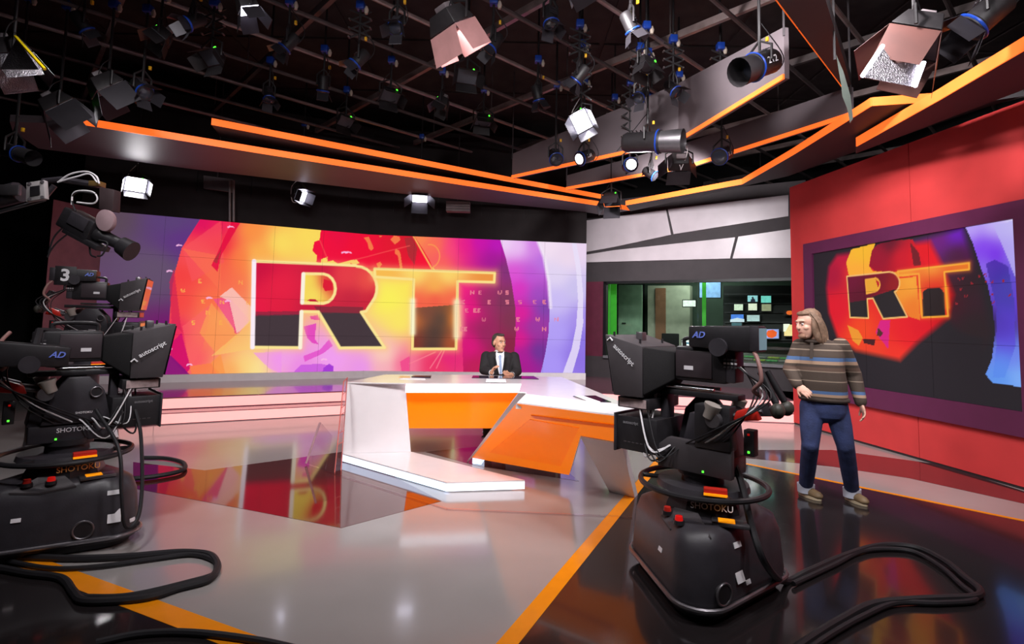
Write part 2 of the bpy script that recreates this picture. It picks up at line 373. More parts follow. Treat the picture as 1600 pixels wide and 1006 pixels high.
    g.stroke(T,3,(255,228,140),True,1,1.2)
    g.glow([(645,470),(645,520)],5,(255,250,210),.95); g.glow([(713.5,472),(713.5,525)],6,(255,246,200),.95); g.glow([(720,480),(720,520)],8,(255,190,150),.5)
    # scattered letters
    pk = (240,130,150)
    for s_,y,lst in ((0,457,((738,'N'),(751,'E'),(781,'W'),(793,'S'))),(0,472,((724,'E'),(765,'E'),(793,'S'),(813,'S'),(836,'E'),(851,'E'))),(0,485,((730,'E'),(743,'E'),(749,'E'))),(0,499,((756,'W'),(810,'E'),(840,'W'),(869,'N'))),(0,514,((722,'E'),(728,'E'),(807,'W'),(850,'N')))):
        for x,ch in lst: g.letter(ch,x,y,pk,6.2)
    ye = (255,175,80)
    for ch,x,y in (('E',313,439),('W',286,454),('E',318,471),('N',325,488),('N',376,441),('S',303,504),('E',346,504),('N',347,472),('W',388,473)): g.letter(ch,x,y,ye,6.4)
    for x,y in ((360,355),(280,384),(265,424),(264,545),(296,570),(327,466),(356,471),(506,562),(538,395),(544,395)):
        g.fill([(x-5,y-1),(x-1,y-2.5),(x+4,y-1.5),(x+6,y+1),(x,y),(x-4,y+1.5)],(255,190,235),.9)
    return g.c

SCREENM = {}
def screen_mat(name, es):
    m = bpy.data.materials.new(name); m.use_nodes = True; nt = m.node_tree; b = nt.nodes['Principled BSDF']
    at = nt.nodes.new('ShaderNodeAttribute'); at.attribute_name = 'picture'
    b.inputs['Base Color'].default_value = (.01,.01,.012,1); b.inputs['Roughness'].default_value = .6; b.inputs['Specular IOR Level'].default_value = .08
    nt.links.new(at.outputs['Color'], b.inputs['Emission Color']); b.inputs['Emission Strength'].default_value = es
    return m
def tile_mesh(name, p0, d, s0, s1, z0, z1, nx, ny, soff, painter, n):
    s = np.linspace(s0,s1,nx+1); z = np.linspace(z0,z1,ny+1); ss,zz = np.meshgrid(s,z); ss = ss.ravel(); zz = zz.ravel()
    pts = np.stack([p0.x+d.x*ss+n.x*.012, p0.y+d.y*ss+n.y*.012, zz],1)
    col = painter(np.stack([ss+soff,zz],1)); col = np.clip(col,0,255)/255; col = np.where(col<=.04045,col/12.92,((col+.055)/1.055)**2.4)
    i,j = np.meshgrid(np.arange(nx),np.arange(ny)); a = (j*(nx+1)+i).ravel(); f = np.stack([a,a+1,a+nx+2,a+nx+1],1)
    me = bpy.data.meshes.new(name); nv = len(pts); nf = len(f)
    me.vertices.add(nv); me.vertices.foreach_set('co', pts.ravel().astype(np.float32))
    me.loops.add(nf*4); me.loops.foreach_set('vertex_index', f.ravel().astype(np.int32))
    me.polygons.add(nf); me.polygons.foreach_set('loop_start', (np.arange(nf)*4).astype(np.int32)); me.update()
    at = me.color_attributes.new('picture','FLOAT_COLOR','POINT'); at.data.foreach_set('color', np.concatenate([col,np.ones((nv,1))],1).ravel().astype(np.float32))
    return me
VW = thing('video_wall', 'huge bent video wall showing the RT globe picture behind the news desk', 'video wall', (0,0,0))
SM = screen_mat('video_wall_picture', .95)
FRAMEB = mat('screen_black_frame', (18,17,20), .4)
for sec,(p0,p1) in enumerate(SEC):
    d = (p1-p0).normalized(); n = V((d.y,-d.x,0)); Ls = (p1-p0).length
    q = p0-n*0; bk = [p0-n*.55+V((0,0,0)), p1-n*.55, p1, p0]
    MB().prism([V((v.x,v.y,ZB)) for v in bk], (0,0,ZT-ZB)).build('cabinet', FRAMEB, VW, smooth=False)
    for i in range(5):
        for k in range(4):
            s0,s1 = Ls*i/5+.0015, Ls*(i+1)/5-.0015; z0,z1 = ZB+(ZT-ZB)*k/4+.0015, ZB+(ZT-ZB)*(k+1)/4-.0015
            me = tile_mesh('display_tile', p0, d, s0, s1, z0, z1, 84, 62, 0 if sec==0 else SL, paint_main, n); link('display_tile', me, SM, VW, 0, False)
# white plinth below the video wall, and black wall above
for a,b in SEC:
    d = (b-a).normalized(); n = V((d.y,-d.x,0))
    MB().prism([V((v.x,v.y,ZP)) for v in (a+n*.06,b+n*.06,b-n*.5,a-n*.5)], (0,0,ZB-ZP)).build('plinth', WHITEP, PLATF, smooth=False)
TOPB = struct(MB().prism([V((v.x,v.y,ZT)) for v in (Lp+V((-.3,-.15,0)),B,E,E+V((0,.4,0)),B+V((0,.4,0)),Lp+V((-.3,.3,0)))], (0,0,2.4)).build('wall_above_screen', mat('black_felt_wall',(36,31,32),.95,var=.15,scale=4), smooth=False))
for i in range(5):   # joints of the black wall
    for a,b in SEC:
        p = a+(b-a)*((i+.5)/5); d = (b-a).normalized(); n = V((d.y,-d.x,0))
        MB().box(p+n*.004+V((0,0,3.9)),(.008,.008,.8)).build('joint', FRAMEB, TOPB, smooth=False)
# maroon return panel left of the video wall
dl_ = (B-Lp).normalized(); Q = P(74,420,8.9); Q = V((Q.x,Q.y,0))
struct(MB().prism([V((Lp.x,Lp.y,.337)),V((Q.x,Q.y,.337)),V((Q.x-.1,Q.y+.3,.337)),V((Lp.x-.1,Lp.y+.3,.337))],(0,0,3.12)).build('wall_return', mat('maroon_felt_panel',(135,88,96),.8,var=.1), smooth=False))

# ---- grey panel wall with the control room window
Wl = FZ(935,589,ZP); Wr = FZ(1252,613,ZP); Wl = Wl + (Wl-Wr).normalized()*.0
G0 = V((E.x+.03,E.y,0)); 
dw = (V((Wr.x,Wr.y,0))-V((Wl.x,Wl.y,0))); dw = dw.normalized(); nw = V((dw.y,-dw.x,0)); nw = nw if nw.y < 0 else -nw
def wpt(px,py,off=0): return onplane(px,py,Wl,nw)+nw*off
WGREY = mat('dark_grey_set_wall', (58,52,55), .7, var=.08)
PANEL = mat('brushed_pale_panel', (196,186,192), .35, var=.06, scale=3)
W0 = V((Wl.x,Wl.y,0))-dw*.5; Wlen = (V((Wr.x,Wr.y,0))-W0).length+.15
def wbox(s0,s1,z0,z1,name,m,par=None,th=.12,off=0):
    a = W0+dw*s0+nw*off; b = W0+dw*s1+nw*off
    return MB().prism([V((a.x,a.y,z0)),V((b.x,b.y,z0)),V((b.x,b.y,z1)),V((a.x,a.y,z1))], -nw*th).build(name, m, par, smooth=False)
def s_of(p): return (V((p.x,p.y,0))-W0).dot(dw)
sw0, sw1 = s_of(wpt(944,500)), Wlen
zwb, zwt = .83, 2.62
WPAN = struct(wbox(0,Wlen,ZP,zwb,'wall_control_room',WGREY)); wbox(0,Wlen,zwt,4.6,'wall_upper',WGREY,WPAN); wbox(0,sw0,zwb,zwt,'wall_end',mat('plum_set_wall',(92,34,54),.5),WPAN)
def wpoly(px, m, th=.03):
    q = [wpt(x,y,.002) for x,y in px]; return MB().prism(q, nw*th).build('panel', m, WPAN, smooth=False)
wpoly([(915,345),(1041,328),(1049,367),(960,386),(915,394)],PANEL); wpoly([(1044,327),(1232,305),(1232,338),(1053,366)],PANEL)
wpoly([(917,398),(960,391),(1149,371),(1141,404),(917,410)],PANEL); wpoly([(1154,370),(1236,358),(1237,403),(1145,404)],PANEL)
# window frame, glass, sill, mullions
WIN = struct(wbox(sw0-.02,sw0+.05,zwb,zwt,'window_1',FRAMEB,None,.14,.02))
wbox(sw0,sw1,zwt-.06,zwt,'window_frame',FRAMEB,WIN,.14,.02); wbox(sw0,sw1,zwb-.03,zwb+.03,'window_sill',mat('grey_sill',(110,108,112),.3),WIN,.2,.06)
def glassmat(name, tint, refl=.12):
    m = bpy.data.materials.new(name); m.use_nodes = True; nt = m.node_tree; nt.nodes.remove(nt.nodes['Principled BSDF'])
    t = nt.nodes.new('ShaderNodeBsdfTransparent'); t.inputs[0].default_value = (*tint,1); gl = nt.nodes.new('ShaderNodeBsdfGlossy'); gl.inputs['Roughness'].default_value = .02
    fz = nt.nodes.new('ShaderNodeLayerWeight'); fz.inputs[0].default_value = .5; pw = nt.nodes.new('ShaderNodeMath'); pw.operation = 'POWER'; pw.inputs[1].default_value = 4; nt.links.new(fz.outputs['Facing'],pw.inputs[0]); fz = pw; ad = nt.nodes.new('ShaderNodeMath'); ad.operation = 'MULTIPLY_ADD'; ad.inputs[1].default_value = .5; ad.inputs[2].default_value = refl*.4; ad.use_clamp = True
    mx = nt.nodes.new('ShaderNodeMixShader'); nt.links.new(fz.outputs[0],ad.inputs[0]); nt.links.new(ad.outputs[0],mx.inputs[0]); nt.links.new(t.outputs[0],mx.inputs[1]); nt.links.new(gl.outputs[0],mx.inputs[2])
    nt.links.new(mx.outputs[0], nt.nodes['Material Output'].inputs[0]); return m
GLASS = glassmat('clear_window_glass',(.9,.95,.92),.1)
sm_ = s_of(wpt(1090,500))
for s0,s1 in ((sw0+.05,sm_-.01),(sm_+.01,sw1)): wbox(s0,s1,zwb+.03,zwt-.06,'glass_pane',GLASS,WIN,.01,-.03)
# ---- control room behind the glass
CRM = mat('control_room_wall',(70,84,74),.8,var=.15,scale=2)
cr_back = -nw*3.4
CR = struct(MB().prism([W0+cr_back-dw*.5+V((0,0,0)),W0+dw*(Wlen+1.5)+cr_back,W0+dw*(Wlen+1.5)+cr_back+V((0,0,3.2)),W0+cr_back-dw*.5+V((0,0,3.2))], -nw*.1).build('wall_control_back', CRM, smooth=False))
struct(MB().prism([V((p.x,p.y,ZP)) for p in (W0-nw*.14-dw*.5,W0+dw*(Wlen+1.5)-nw*.14,W0+dw*(Wlen+1.5)-nw*3.4,W0-dw*.5-nw*3.4)],(0,0,.02)).build('floor_control_room', mat('dark_carpet',(40,40,42),.9), smooth=False))
struct(MB().prism([V((p.x,p.y,3.2)) for p in (W0-nw*.14-dw*.5,W0+dw*(Wlen+1.5)-nw*.14,W0+dw*(Wlen+1.5)-nw*3.4,W0-dw*.5-nw*3.4)],(0,0,.05)).build('ceiling_control_room', mat('dark_tile',(50,52,50),.9), smooth=False))
struct(MB().prism([V((p.x,p.y,ZP)) for p in (W0-nw*.14-dw*.5,W0-dw*.5-nw*3.4,W0-dw*.6-nw*3.4,W0-dw*.6-nw*.14)],(0,0,2.9)).build('wall_control_left', CRM, smooth=False))
struct(MB().prism([V((p.x,p.y,ZP)) for p in (W0+dw*(Wlen+1.5)-nw*.14,W0+dw*(Wlen+1.5)-nw*3.4,W0+dw*(Wlen+1.6)-nw*3.4,W0+dw*(Wlen+1.6)-nw*.14)],(0,0,2.9)).build('wall_control_right', CRM, smooth=False))
# green lit strips, door and column
GRN = mat('green_neon', (60,150,50), .4, emit=(60,160,40), es=.4)
def crp(s, dpt, z): p = W0+dw*s-nw*dpt; return V((p.x,p.y,z))
def crpix(px, py, dpt): return onplane(px,py,Wl-nw*dpt,nw)
for k,(x0,x1,y0,y1,dp,lab) in enumerate(((947,953,442,640,.35,'thin'),(954,963,442,640,.6,'broad'),(1097,1103,440,620,1.6,'short'))):
    a,b,c_,d_ = (crpix(x,y,dp) for x,y in ((x0,y1),(x1,y1),(x1,y0),(x0,y0)))
    tag(MB().prism([a,b,c_,d_],-nw*.03).build('light_strip', GRN, smooth=False), lab+' upright green light strip behind the control room glass, '+('leftmost','second from the left','by the monitors')[k], 'light strip')
dd = thing('control_room_door','pale green door standing behind the control room glass','door')
q = [crpix(x,y,2.2) for x,y in ((966,566),(1003,566),(1003,445),(966,445))]
MB().prism(q,-nw*.05).build('door_leaf', mat('pale_green_door',(125,150,128),.6), dd, smooth=False)
MB().cyl(crpix(972,505,2.15),crpix(978,505,2.15),.02).build('handle', CHROME, dd)
cb = thing('equipment_cabinet','brown and cream cabinet at the back of the control room','cabinet')
q = [crpix(x,y,2.6) for x,y in ((1012,566),(1078,566),(1078,446),(1012,446))]; MB().prism(q,-nw*.3).build('body', mat('cream_cabinet',(150,150,135),.6), cb, smooth=False)
q = [crpix(x,y,2.55) for x,y in ((1024,560),(1040,560),(1040,450),(1024,450))]; MB().prism(q,-nw*.03).build('door', mat('brown_cabinet_door',(120,80,60),.6), cb, smooth=False)
# monitors (flat pictures on screens)
def monitor(px, dp, col, label, two=None, grp='small monitors on the control room wall'):
    x0,y0,x1,y1 = px; t = thing('monitor', label, 'monitor', group=grp)
    q = [crpix(x,y,dp) for x,y in ((x0,y1),(x1,y1),(x1,y0),(x0,y0))]; MB().prism(q,-nw*.06).build('housing', FRAMEB, t, smooth=False)
    i = 1.2; q = [crpix(x,y,dp-.005) for x,y in ((x0+i,y1-i),(x1-i,y1-i),(x1-i,y0+i),(x0+i,y0+i))]
    MB().prism(q,nw*.004).build('screen', mat('monitor_picture_%d_%d_%d'%col,col,.3,emit=col,es=.85,var=.3,scale=12), t, smooth=False)
    if two:
        q = [crpix(x0+(x1-x0)*u,y0+(y1-y0)*v_,dp-.01) for u,v_ in two[1]]; MB().prism(q,nw*.003).build('picture_detail', mat('monitor_detail_%d_%d_%d'%two[0],two[0],.3,emit=two[0],es=.8), t, smooth=False)
orb = [(.2,.5),(.3,.2),(.6,.12),(.85,.35),(.8,.7),(.55,.9),(.3,.8)]
man = [(.3,.95),(.35,.6),(.45,.55),(.42,.3),(.55,.25),(.6,.5),(.7,.6),(.75,.95)]
ML = [((1167,460.5,1185,472.5),(150,205,215),'grey blue picture with a dark figure, top row left',((40,45,60),man)),((1188,461,1206,474),(120,215,205),'turquoise picture, top row right',None),
 ((1146,474,1162,486),(205,215,195),'cream picture, second row left',None),((1168,473,1184,486),(225,225,205),'bright cream picture, second row middle',None),((1189,474,1206,487),(150,150,120),'olive picture, second row right',None),
 ((1141,490,1163,503),(70,120,215),'sky blue landscape picture, third row left',((190,200,215),[(0,.7),(.5,.5),(1,.65),(1,1),(0,1)])),((1166,491,1188,503),(170,190,195),'pale striped picture, third row',None),((1142,503,1160,514),(60,90,100),'dim teal picture below the landscape',None),
 ((1225,484,1242,493),(40,12,10),'black picture with an orange logo near the red wall',((255,110,30),orb)),((1192,513,1218,530),(150,160,225),'lilac picture with an orange globe',((240,90,30),orb)),((1224,506,1241,526),(250,215,150),'yellow and white glowing picture',((255,250,230),[(0,0),(.6,0),(.2,.6),(0,.6)])),
 ((1064,530,1094,546),(235,240,240),'white picture on the desk behind the hood',((60,120,150),[(.1,.3),(.9,.3),(.9,.45),(.1,.45)])),((1122,540,1150,556),(225,230,210),'pale green picture on the desk',((90,150,70),[(.05,.2),(.4,.2),(.4,.5),(.05,.5)])),((1098,532,1112,543),(110,150,90),'green picture in the gap of the camera',None)]
for px,col,l,two in ML: monitor(px, 2.0 if px[1] < 528 else 1.2, col, 'control room monitor showing a '+l, two)
monitor((1092,437,1127,466),2.4,(110,140,185),'large blue grey wall screen in the control room',None,'big screens in the control room')
monitor((1066,468,1088,480),2.2,(205,210,205),'pale tilted screen left of the monitor wall',None,'big screens in the control room')
rk = thing('monitor_wall','black monitor rack behind the control room glass','rack')
q = [crpix(x,y,2.24) for x,y in ((1130,536),(1262,536),(1262,446),(1130,446))]; MB().prism(q,-nw*.1).build('back_panel', FRAMEB, rk, smooth=False)
for y in (459.5,474,488,503.5,531):
    q = [crpix(x,yy,2.14) for x,yy in ((1132,y+.8),(1250,y+.8),(1250,y-.8),(1132,y-.8))]; MB().prism(q,-nw*.04).build('shelf', DARKGR, rk, smooth=False)
dk_ = thing('control_desk','dark mixing console desk with green lit keys in the control room','desk')
q = [crp(2.6,.5,.82),crp(Wlen,.5,.82),crp(Wlen,1.5,.95),crp(2.6,1.5,.95)]; MB().prism(q,(0,0,.05)).build('worktop', mat('console_top',(66,76,70),.4,var=.3,scale=20), dk_, smooth=False)
MB().prism([crp(2.6,1.4,ZP),crp(Wlen,1.4,ZP),crp(Wlen,1.45,ZP),crp(2.6,1.45,ZP)],(0,0,.5)).build('front_panel', DARKGR, dk_, smooth=False)
for i in range(16):
    s = 2.75+(i%8)*(Wlen-3.0)/8; dpt = .65+.35*(i//8); z = .872+.13*(dpt-.5)
    MB().box(crp(s,dpt,z+.01),(.22,.2,.025),R=Matrix.Rotation(math.atan2(dw.y,dw.x),3,'Z')).build('key_block', mat('console_keys_%d'%(i%3),((60,120,70),(90,95,90),(120,140,60))[i%3],.4,emit=((60,150,80),(80,90,85),(120,150,50))[i%3],es=.25,var=.5,scale=30), dk_, smooth=False)
ch = thing('office_chair','grey office chair at the control room desk, seen through the glass','chair', crp(1.9,1.0,ZP+.02))
MB().box((0,0,.47),(.48,.46,.08)).build('seat', CLOTHB, ch, .02); MB().box((.1,.2,.8),(.42,.07,.5)).build('backrest', CLOTHB, ch, .02); MB().cyl((0,0,.06),(0,0,.44),.03).build('stem', MIDGR, ch)
for i in range(5): MB().tube([(0,0,.09),(.28*math.cos(i*1.257),.28*math.sin(i*1.257),.04)],.02,6).build('leg', BLACKP, ch)
lt = bpy.data.lights.new('control_room_lamp','AREA'); lt.energy = 70; lt.size = 1.5; lt.color = (.85,1,.88)
lf = thing('ceiling_lamp','flat ceiling lamp inside the control room','lamp',crp(2.4,1.8,3.16)); MB().box((0,0,0),(1.2,.3,.05)).build('housing', WHITEP, lf)
lo = bpy.data.objects.new('lamp_light', lt); C.objects.link(lo); lo.parent = lf; lo.location = (0,0,-.04)

# ---- red wall with its framed screen
RW0 = FZ(1328,687); RW1 = FZ(1600,765); drw = (RW1-RW0); drw.z = 0; drw.normalize(); nrw = V((drw.y,-drw.x,0)); nrw = nrw if nrw.x < 0 else -nrw
RA = onplane(1241,600,RW0,nrw); RA = V((RA.x,RA.y,0)); RB = V((RW1.x,RW1.y,0))+drw*4.5
def rpt(px,py,off=0): return onplane(px,py,RW0,nrw)+nrw*off
REDW = mat('red_fabric_wall', (196,54,54), .75, var=.07, scale=2.5)
zr = 4.03
RWALL = struct(MB().prism([RA,RB,RB+V((0,0,zr)),RA+V((0,0,zr))], -nrw*.25).build('wall_red', mat('red_wall_core',(120,36,40),.8), smooth=False))
# fabric panels with a joint
sj = (V((rpt(1424,300).x,rpt(1424,300).y,0))-RA).dot(drw); tot = (RB-RA).length
for s0,s1 in ((0,sj-.005),(sj+.005,sj+2.75),(sj+2.76,tot)):
    a = RA+drw*s0; b = RA+drw*s1; MB().prism([a+V((0,0,.03)),b+V((0,0,.03)),b+V((0,0,zr)),a+V((0,0,zr))], nrw*.02).build('panel', REDW, RWALL, smooth=False)
struct(MB().prism([RA,RB,RB+V((0,0,.03)),RA+V((0,0,.03))], nrw*.012).build('baseboard_right', BLACKP, smooth=False))
RS = thing('framed_video_screen','wide video screen in a purple frame on the red wall','video screen')
fz0,fz1 = rpt(1330,629).z, rpt(1260,382).z; fs0 = (rpt(1261,400)-RA).dot(drw); sz0,sz1 = rpt(1350,604).z, rpt(1273,397).z; ss0 = (rpt(1275,420)-RA).dot(drw); ss1 = (rpt(1592,360)-RA).dot(drw); fs1 = ss1+.28
PURP = mat('purple_frame', (86,30,66), .45, var=.06)
def rbar(s0,s1,z0,z1,name,m,th=.05,off=.02):
    a = RA+drw*s0+nrw*off; b = RA+drw*s1+nrw*off
    return MB().prism([V((a.x,a.y,z0)),V((b.x,b.y,z0)),V((b.x,b.y,z1)),V((a.x,a.y,z1))], nrw*th).build(name, m, RS, smooth=False)
rbar(fs0,fs1,fz0,sz0,'frame_bar',PURP); rbar(fs0,fs1,sz1,fz1,'frame_bar',PURP); rbar(fs0,ss0,sz0,sz1,'frame_bar',PURP); rbar(ss1,fs1,sz0,sz1,'frame_bar',PURP)
rbar(ss0,ss1,sz0,sz1,'backing',FRAMEB,.015)
def red_sz(px,py): q = rpt(px,py,.04); return ((q-RA).dot(drw), q.z)
def paint_side(pts):
    g = Paint(pts, red_sz, .0092)
    g.fill(None, [(1300,410,34,26,32),(1300,560,30,26,30),(1500,560,34,30,34),(1450,520,36,30,34),(1560,620,34,30,34)])
    g.fill([(1420,375),(1512,350),(1530,400),(1560,520),(1540,560),(1480,500),(1470,430)],[(1500,365,110,10,200),(1470,375,110,10,120),(1500,400,72,14,50),(1520,440,44,26,30),(1480,460,70,16,24),(1530,520,40,28,30)],1,10)
    rd = [(1310,395),(1296,415),(1292,450),(1296,490),(1310,530),(1340,552),(1412,568),(1440,540),(1490,500),(1500,460),(1480,410),(1460,372),(1400,380)]
    g.fill(rd,[(1305,430,170,0,50),(1310,480,225,10,35),(1325,400,190,0,55),(1340,420,235,60,30),(1350,520,245,70,20),(1370,550,240,60,30),(1410,555,245,50,30),(1420,520,235,20,30),(1470,400,240,0,20),(1450,380,230,0,15),(1480,450,205,0,10),(1420,430,230,30,20),(1490,480,180,0,10),(1440,510,225,10,30)],1,9)
    g.fill([(1334,390),(1372,380),(1364,402),(1362,416),(1368,424),(1420,420),(1425,432),(1330,430),(1326,410)],[(1350,395,250,185,40),(1345,425,255,170,50),(1400,428,250,160,40)])
    g.fill([(1366,392),(1375,382),(1400,376),(1430,374),(1452,414),(1410,425),(1372,424),(1362,416)],[(1380,400,160,0,40),(1410,400,215,0,30),(1395,380,90,0,30),(1440,400,230,0,20)]); g.fill([(1426,378),(1440,395),(1444,415),(1432,416)],(90,10,20),.8)
    g.fill([(1410,435),(1436,432),(1442,500),(1425,495),(1400,455)],[(1415,450,245,150,40),(1430,480,240,120,30),(1425,440,250,170,50)])
    g.fill([(1328,508),(1345,516),(1352,528),(1346,540),(1336,532)],(240,150,40)); g.fill([(1352,530),(1372,530),(1370,540),(1354,536)],(70,20,20)); g.fill([(1380,500),(1395,500),(1392,545),(1372,520)],(215,20,150),.8); g.fill([(1376,512),(1384,520),(1380,526),(1374,524)],(80,40,30))
    g.fill([(1425,568),(1450,545),(1492,515),(1545,525),(1540,640),(1425,640)],(34,29,33),1,6)
    # blue ring on the right
    o = [(1510,348),(1524,378),(1538,420),(1548,445),(1556,480),(1560,520),(1555,560),(1545,585),(1556,598),(1612,606),(1612,330)]
    g.fill(o,[(1520,355,190,165,250),(1560,350,200,185,250),(1540,390,130,60,240),(1560,400,110,20,230),(1545,415,150,120,240),(1570,430,70,60,190),(1590,400,150,130,240),(1590,350,235,232,250),(1575,480,100,60,220),(1580,560,110,130,240),(1570,590,90,150,240),(1595,590,130,180,250),(1562,500,50,30,90)])
    g.fill([(1557,352),(1576,395),(1590,430),(1612,450),(1612,340)],(190,180,245),.8); g.fill([(1545,412),(1560,406),(1580,416),(1590,470),(1592,540),(1575,590),(1556,590),(1562,540),(1562,480)],[(1560,425,60,30,150),(1580,450,60,60,160),(1575,520,90,60,215),(1570,580,90,140,240)],.7)
    R = [(1327,432),(1375,427),(1392,425)]+arc(1394,442,16,17,-85,50,7)+[(1402,456),(1422,495),(1384,498),(1368,466),(1359,467),(1361,497),(1332,496)]
    D = [(1356,437),(1372,435)]+arc(1370,445,9,11,-80,85,6)+[(1358,459)]
    g.fill(R,[(1335,440,110,0,45),(1380,435,120,0,30),(1400,445,150,20,20),(1345,465,90,0,30)]); g.fill([(1330,473),(1360,468),(1361,497),(1332,496)],(34,28,28)); g.fill([(1366,464),(1402,452),(1422,495),(1384,498)],(34,28,28)); g.fill(D,(235,165,45)); g.fill([(1372,436),(1379,442),(1376,450)],(190,20,30))
    g.stroke(R,1.4,(245,190,110),True,1,1); g.stroke(D,1.2,(245,170,60),True,1,1)
    T = [(1407,424),(1519,411),(1519,421),(1480,425),(1486,494),(1445,496),(1440,428),(1408,431)]
    g.glow(T,4,(240,130,30),.5,True); g.fill(T,[(1420,427,245,150,40),(1460,422,252,180,60),(1510,416,235,120,30),(1460,435,240,100,20),(1462,446,215,10,20),(1480,460,220,40,10)]); g.fill([(1446,456),(1455,450),(1474,450),(1480,458),(1482,494),(1446,496)],(36,24,22)); g.stroke(T,1.4,(250,170,50),True,1,1); g.glow([(1442,460),(1444,490)],3,(250,160,40),.8); g.glow([(1483,450),(1485,480)],3.5,(250,160,40),.8)
    for x,y,ch in ((1503,436,'N'),(1510,435,'E'),(1536,432,'W'),(1545,430,'S'),(1524,442,'E'),(1546,441,'S'),(1556,440,'E'),(1573,439,'S'),(1507,452,'E'),(1514,463,'N'),(1556,461,'E'),(1582,461,'W'),(1556,472,'W'),(1500,474,'S')): g.letter(ch,x,y,(150,30,40),4.5)
    return g.c
SM2 = screen_mat('side_screen_picture', .95)
for i in range(3):
    for k in range(3):
        s0,s1 = ss0+(ss1-ss0)*i/3+.0015, ss0+(ss1-ss0)*(i+1)/3-.0015; z0,z1 = sz0+(sz1-sz0)*k/3+.0015, sz0+(sz1-sz0)*(k+1)/3-.0015
        me = tile_mesh('display_tile', RA+nrw*.028, drw, s0, s1, z0, z1, 100, 66, 0, paint_side, nrw)
        me.flip_normals(); link('display_tile', me, SM2, RS, 0, False)

# ---- grey canopies with glowing orange edges
ORLIT = mat('glowing_orange_edge', (255,130,60), .4, emit=(255,108,38), es=1.05, var=.02)
CANG = mat('grey_canopy_soffit', (108,98,102), .5, var=.05, scale=1.5)
CAND = mat('dark_canopy_soffit', (60,55,58), .55, var=.06, scale=1.5)
def canopy(label, px, z, lit, m=CANG, th=.1, sh=None):
    """px: outline of the soffit seen in the photo, on the plane z; lit: edges (start index) that glow"""
    t = thing('canopy', label, 'canopy'); pts = [FZ(x,y,z) for x,y in px]
    MB().prism(pts,(0,0,th)).build('soffit', m, t, smooth=False)
    c = sum(pts,V((0,0,0)))/len(pts)
    for i in lit:
        a,b = pts[i],pts[(i+1)%len(pts)]; d = (b-a).normalized(); n = V((-d.y,d.x,0)); n = n if n.dot((a+b)/2-O) < 0 else -n
        MB().prism([a,b,b+V((0,0,sh or th)),a+V((0,0,sh or th))], n*.012).build('glowing_edge', ORLIT, t, smooth=False)
    return t
canopy('lower long grey canopy above the video wall with glowing orange edge',[(122,194),(400,239),(720,289),(984,329),(940,336),(914,331),(640,304),(300,264),(60,232),(20,205),(15,190)],4.17,[0,1,2])
canopy('upper long grey canopy above the video wall, starting at a slanted end',[(330,195),(560,239),(800,285),(952,313),(900,312),(560,254),(345,214)],4.42,[0,1,2],th=.1)
canopy('low canopy beside the grey panel wall with bent orange edge',[(978,321),(1160,288),(1240,242),(1362,166),(1450,160),(1545,158),(1600,150),(1540,168),(1320,243),(1232,275),(1100,305),(985,330)],4.15,[0,1,2,3,4],CAND)
canopy('right dark canopy over the red wall with orange edge',[(1339,229),(1470,156),(1600,80),(1760,-15),(1900,60),(1600,140),(1337,240)],3.99,[0,1,2],CAND,.12)
canopy('overhead dark beam at the top with one glowing orange edge',[(1208,-4),(1316,138),(1330,132),(1290,0),(1270,-30),(1190,-30)],4.6,[0],CAND,.14)
def fascia(label, bot, top, z):
    """upright grey bulkhead hung in the grid, a glowing strip along its lower edge"""
    t = thing('fascia', label, 'fascia'); bp_ = [FZ(x,y,z) for x,y in bot]; tp_ = [P(x,y,b.y) for (x,y),b in zip(top,bp_)]; tp_ = [V((b.x,b.y,q.z)) for b,q in zip(bp_,tp_)]
    for i in range(len(bot)-1):
        a,b = bp_[i],bp_[i+1]; d = (b-a).normalized(); n = V((-d.y,d.x,0)); n = n if n.dot(a-O) > 0 else -n
        MB().prism([a,b,tp_[i+1],tp_[i]], n*.06).build('panel', CANG, t, smooth=False)
        MB().prism([a-V((0,0,.01)),b-V((0,0,.01)),b+V((0,0,.045)),a+V((0,0,.045))], -n*.02).build('glowing_edge', ORLIT, t, smooth=False)
    for p in (tp_[0],tp_[-1]): MB().cyl(p-V((0,0,.1)),V((p.x,p.y,6.38)),.012,n=6).build('suspension_rod', CAND, t)
fascia('high grey fascia in the middle of the grid with slim orange lower edge',[(800,278),(1060,222),(1226,122)],[(796,240),(1052,130),(1216,42)],4.3)
fascia('second grey fascia under the lamps with slim orange lower edge',[(885,296),(1075,262),(1330,181)],[(880,274),(1070,222),(1322,135)],4.27)
# stray hardware between the canopy and the video wall
ht = thing('pipe_stand','pair of thin grey pipes standing on top of the video wall','pipe')
for x in (359,365): MB().cyl(P(x,346,10.3),P(x,282,10.3),.022,n=8).build('pipe', mat('pale_pipe',(120,108,108),.5), ht)
MB().prism([P(318,274,10.33),P(362,280,10.33),P(362,300,10.33),P(318,294,10.33)],(0,.06,0)).build('mounting_plate', mat('dim_grey_plate',(96,88,90),.6), ht, smooth=False)
MB().cyl(P(340,276,10.36),V((P(340,276,10.36).x,10.36,6.38)),.012,n=6).build('suspension_rod', CAND, ht)
vb = thing('ventilation_box','ribbed grey box hanging above the T of the video wall','box')
for k in range(4): MB().prism([P(697,314+4*k,11.6),P(734,315+4*k,11.6),P(734,318.4+4*k,11.6),P(697,317.4+4*k,11.6)],(0,.2,0)).build('rib', mat('warm_grey_rib',(128,116,116),.6), vb, smooth=False)
MB().box((P(715,320,11.72)),(.46,.18,.16)).build('core', CAND, vb, smooth=False)
p_ = P(715,318,11.72); MB().cyl(p_,V((p_.x,p_.y,6.38)),.012,n=6).build('suspension_rod', CAND, vb)
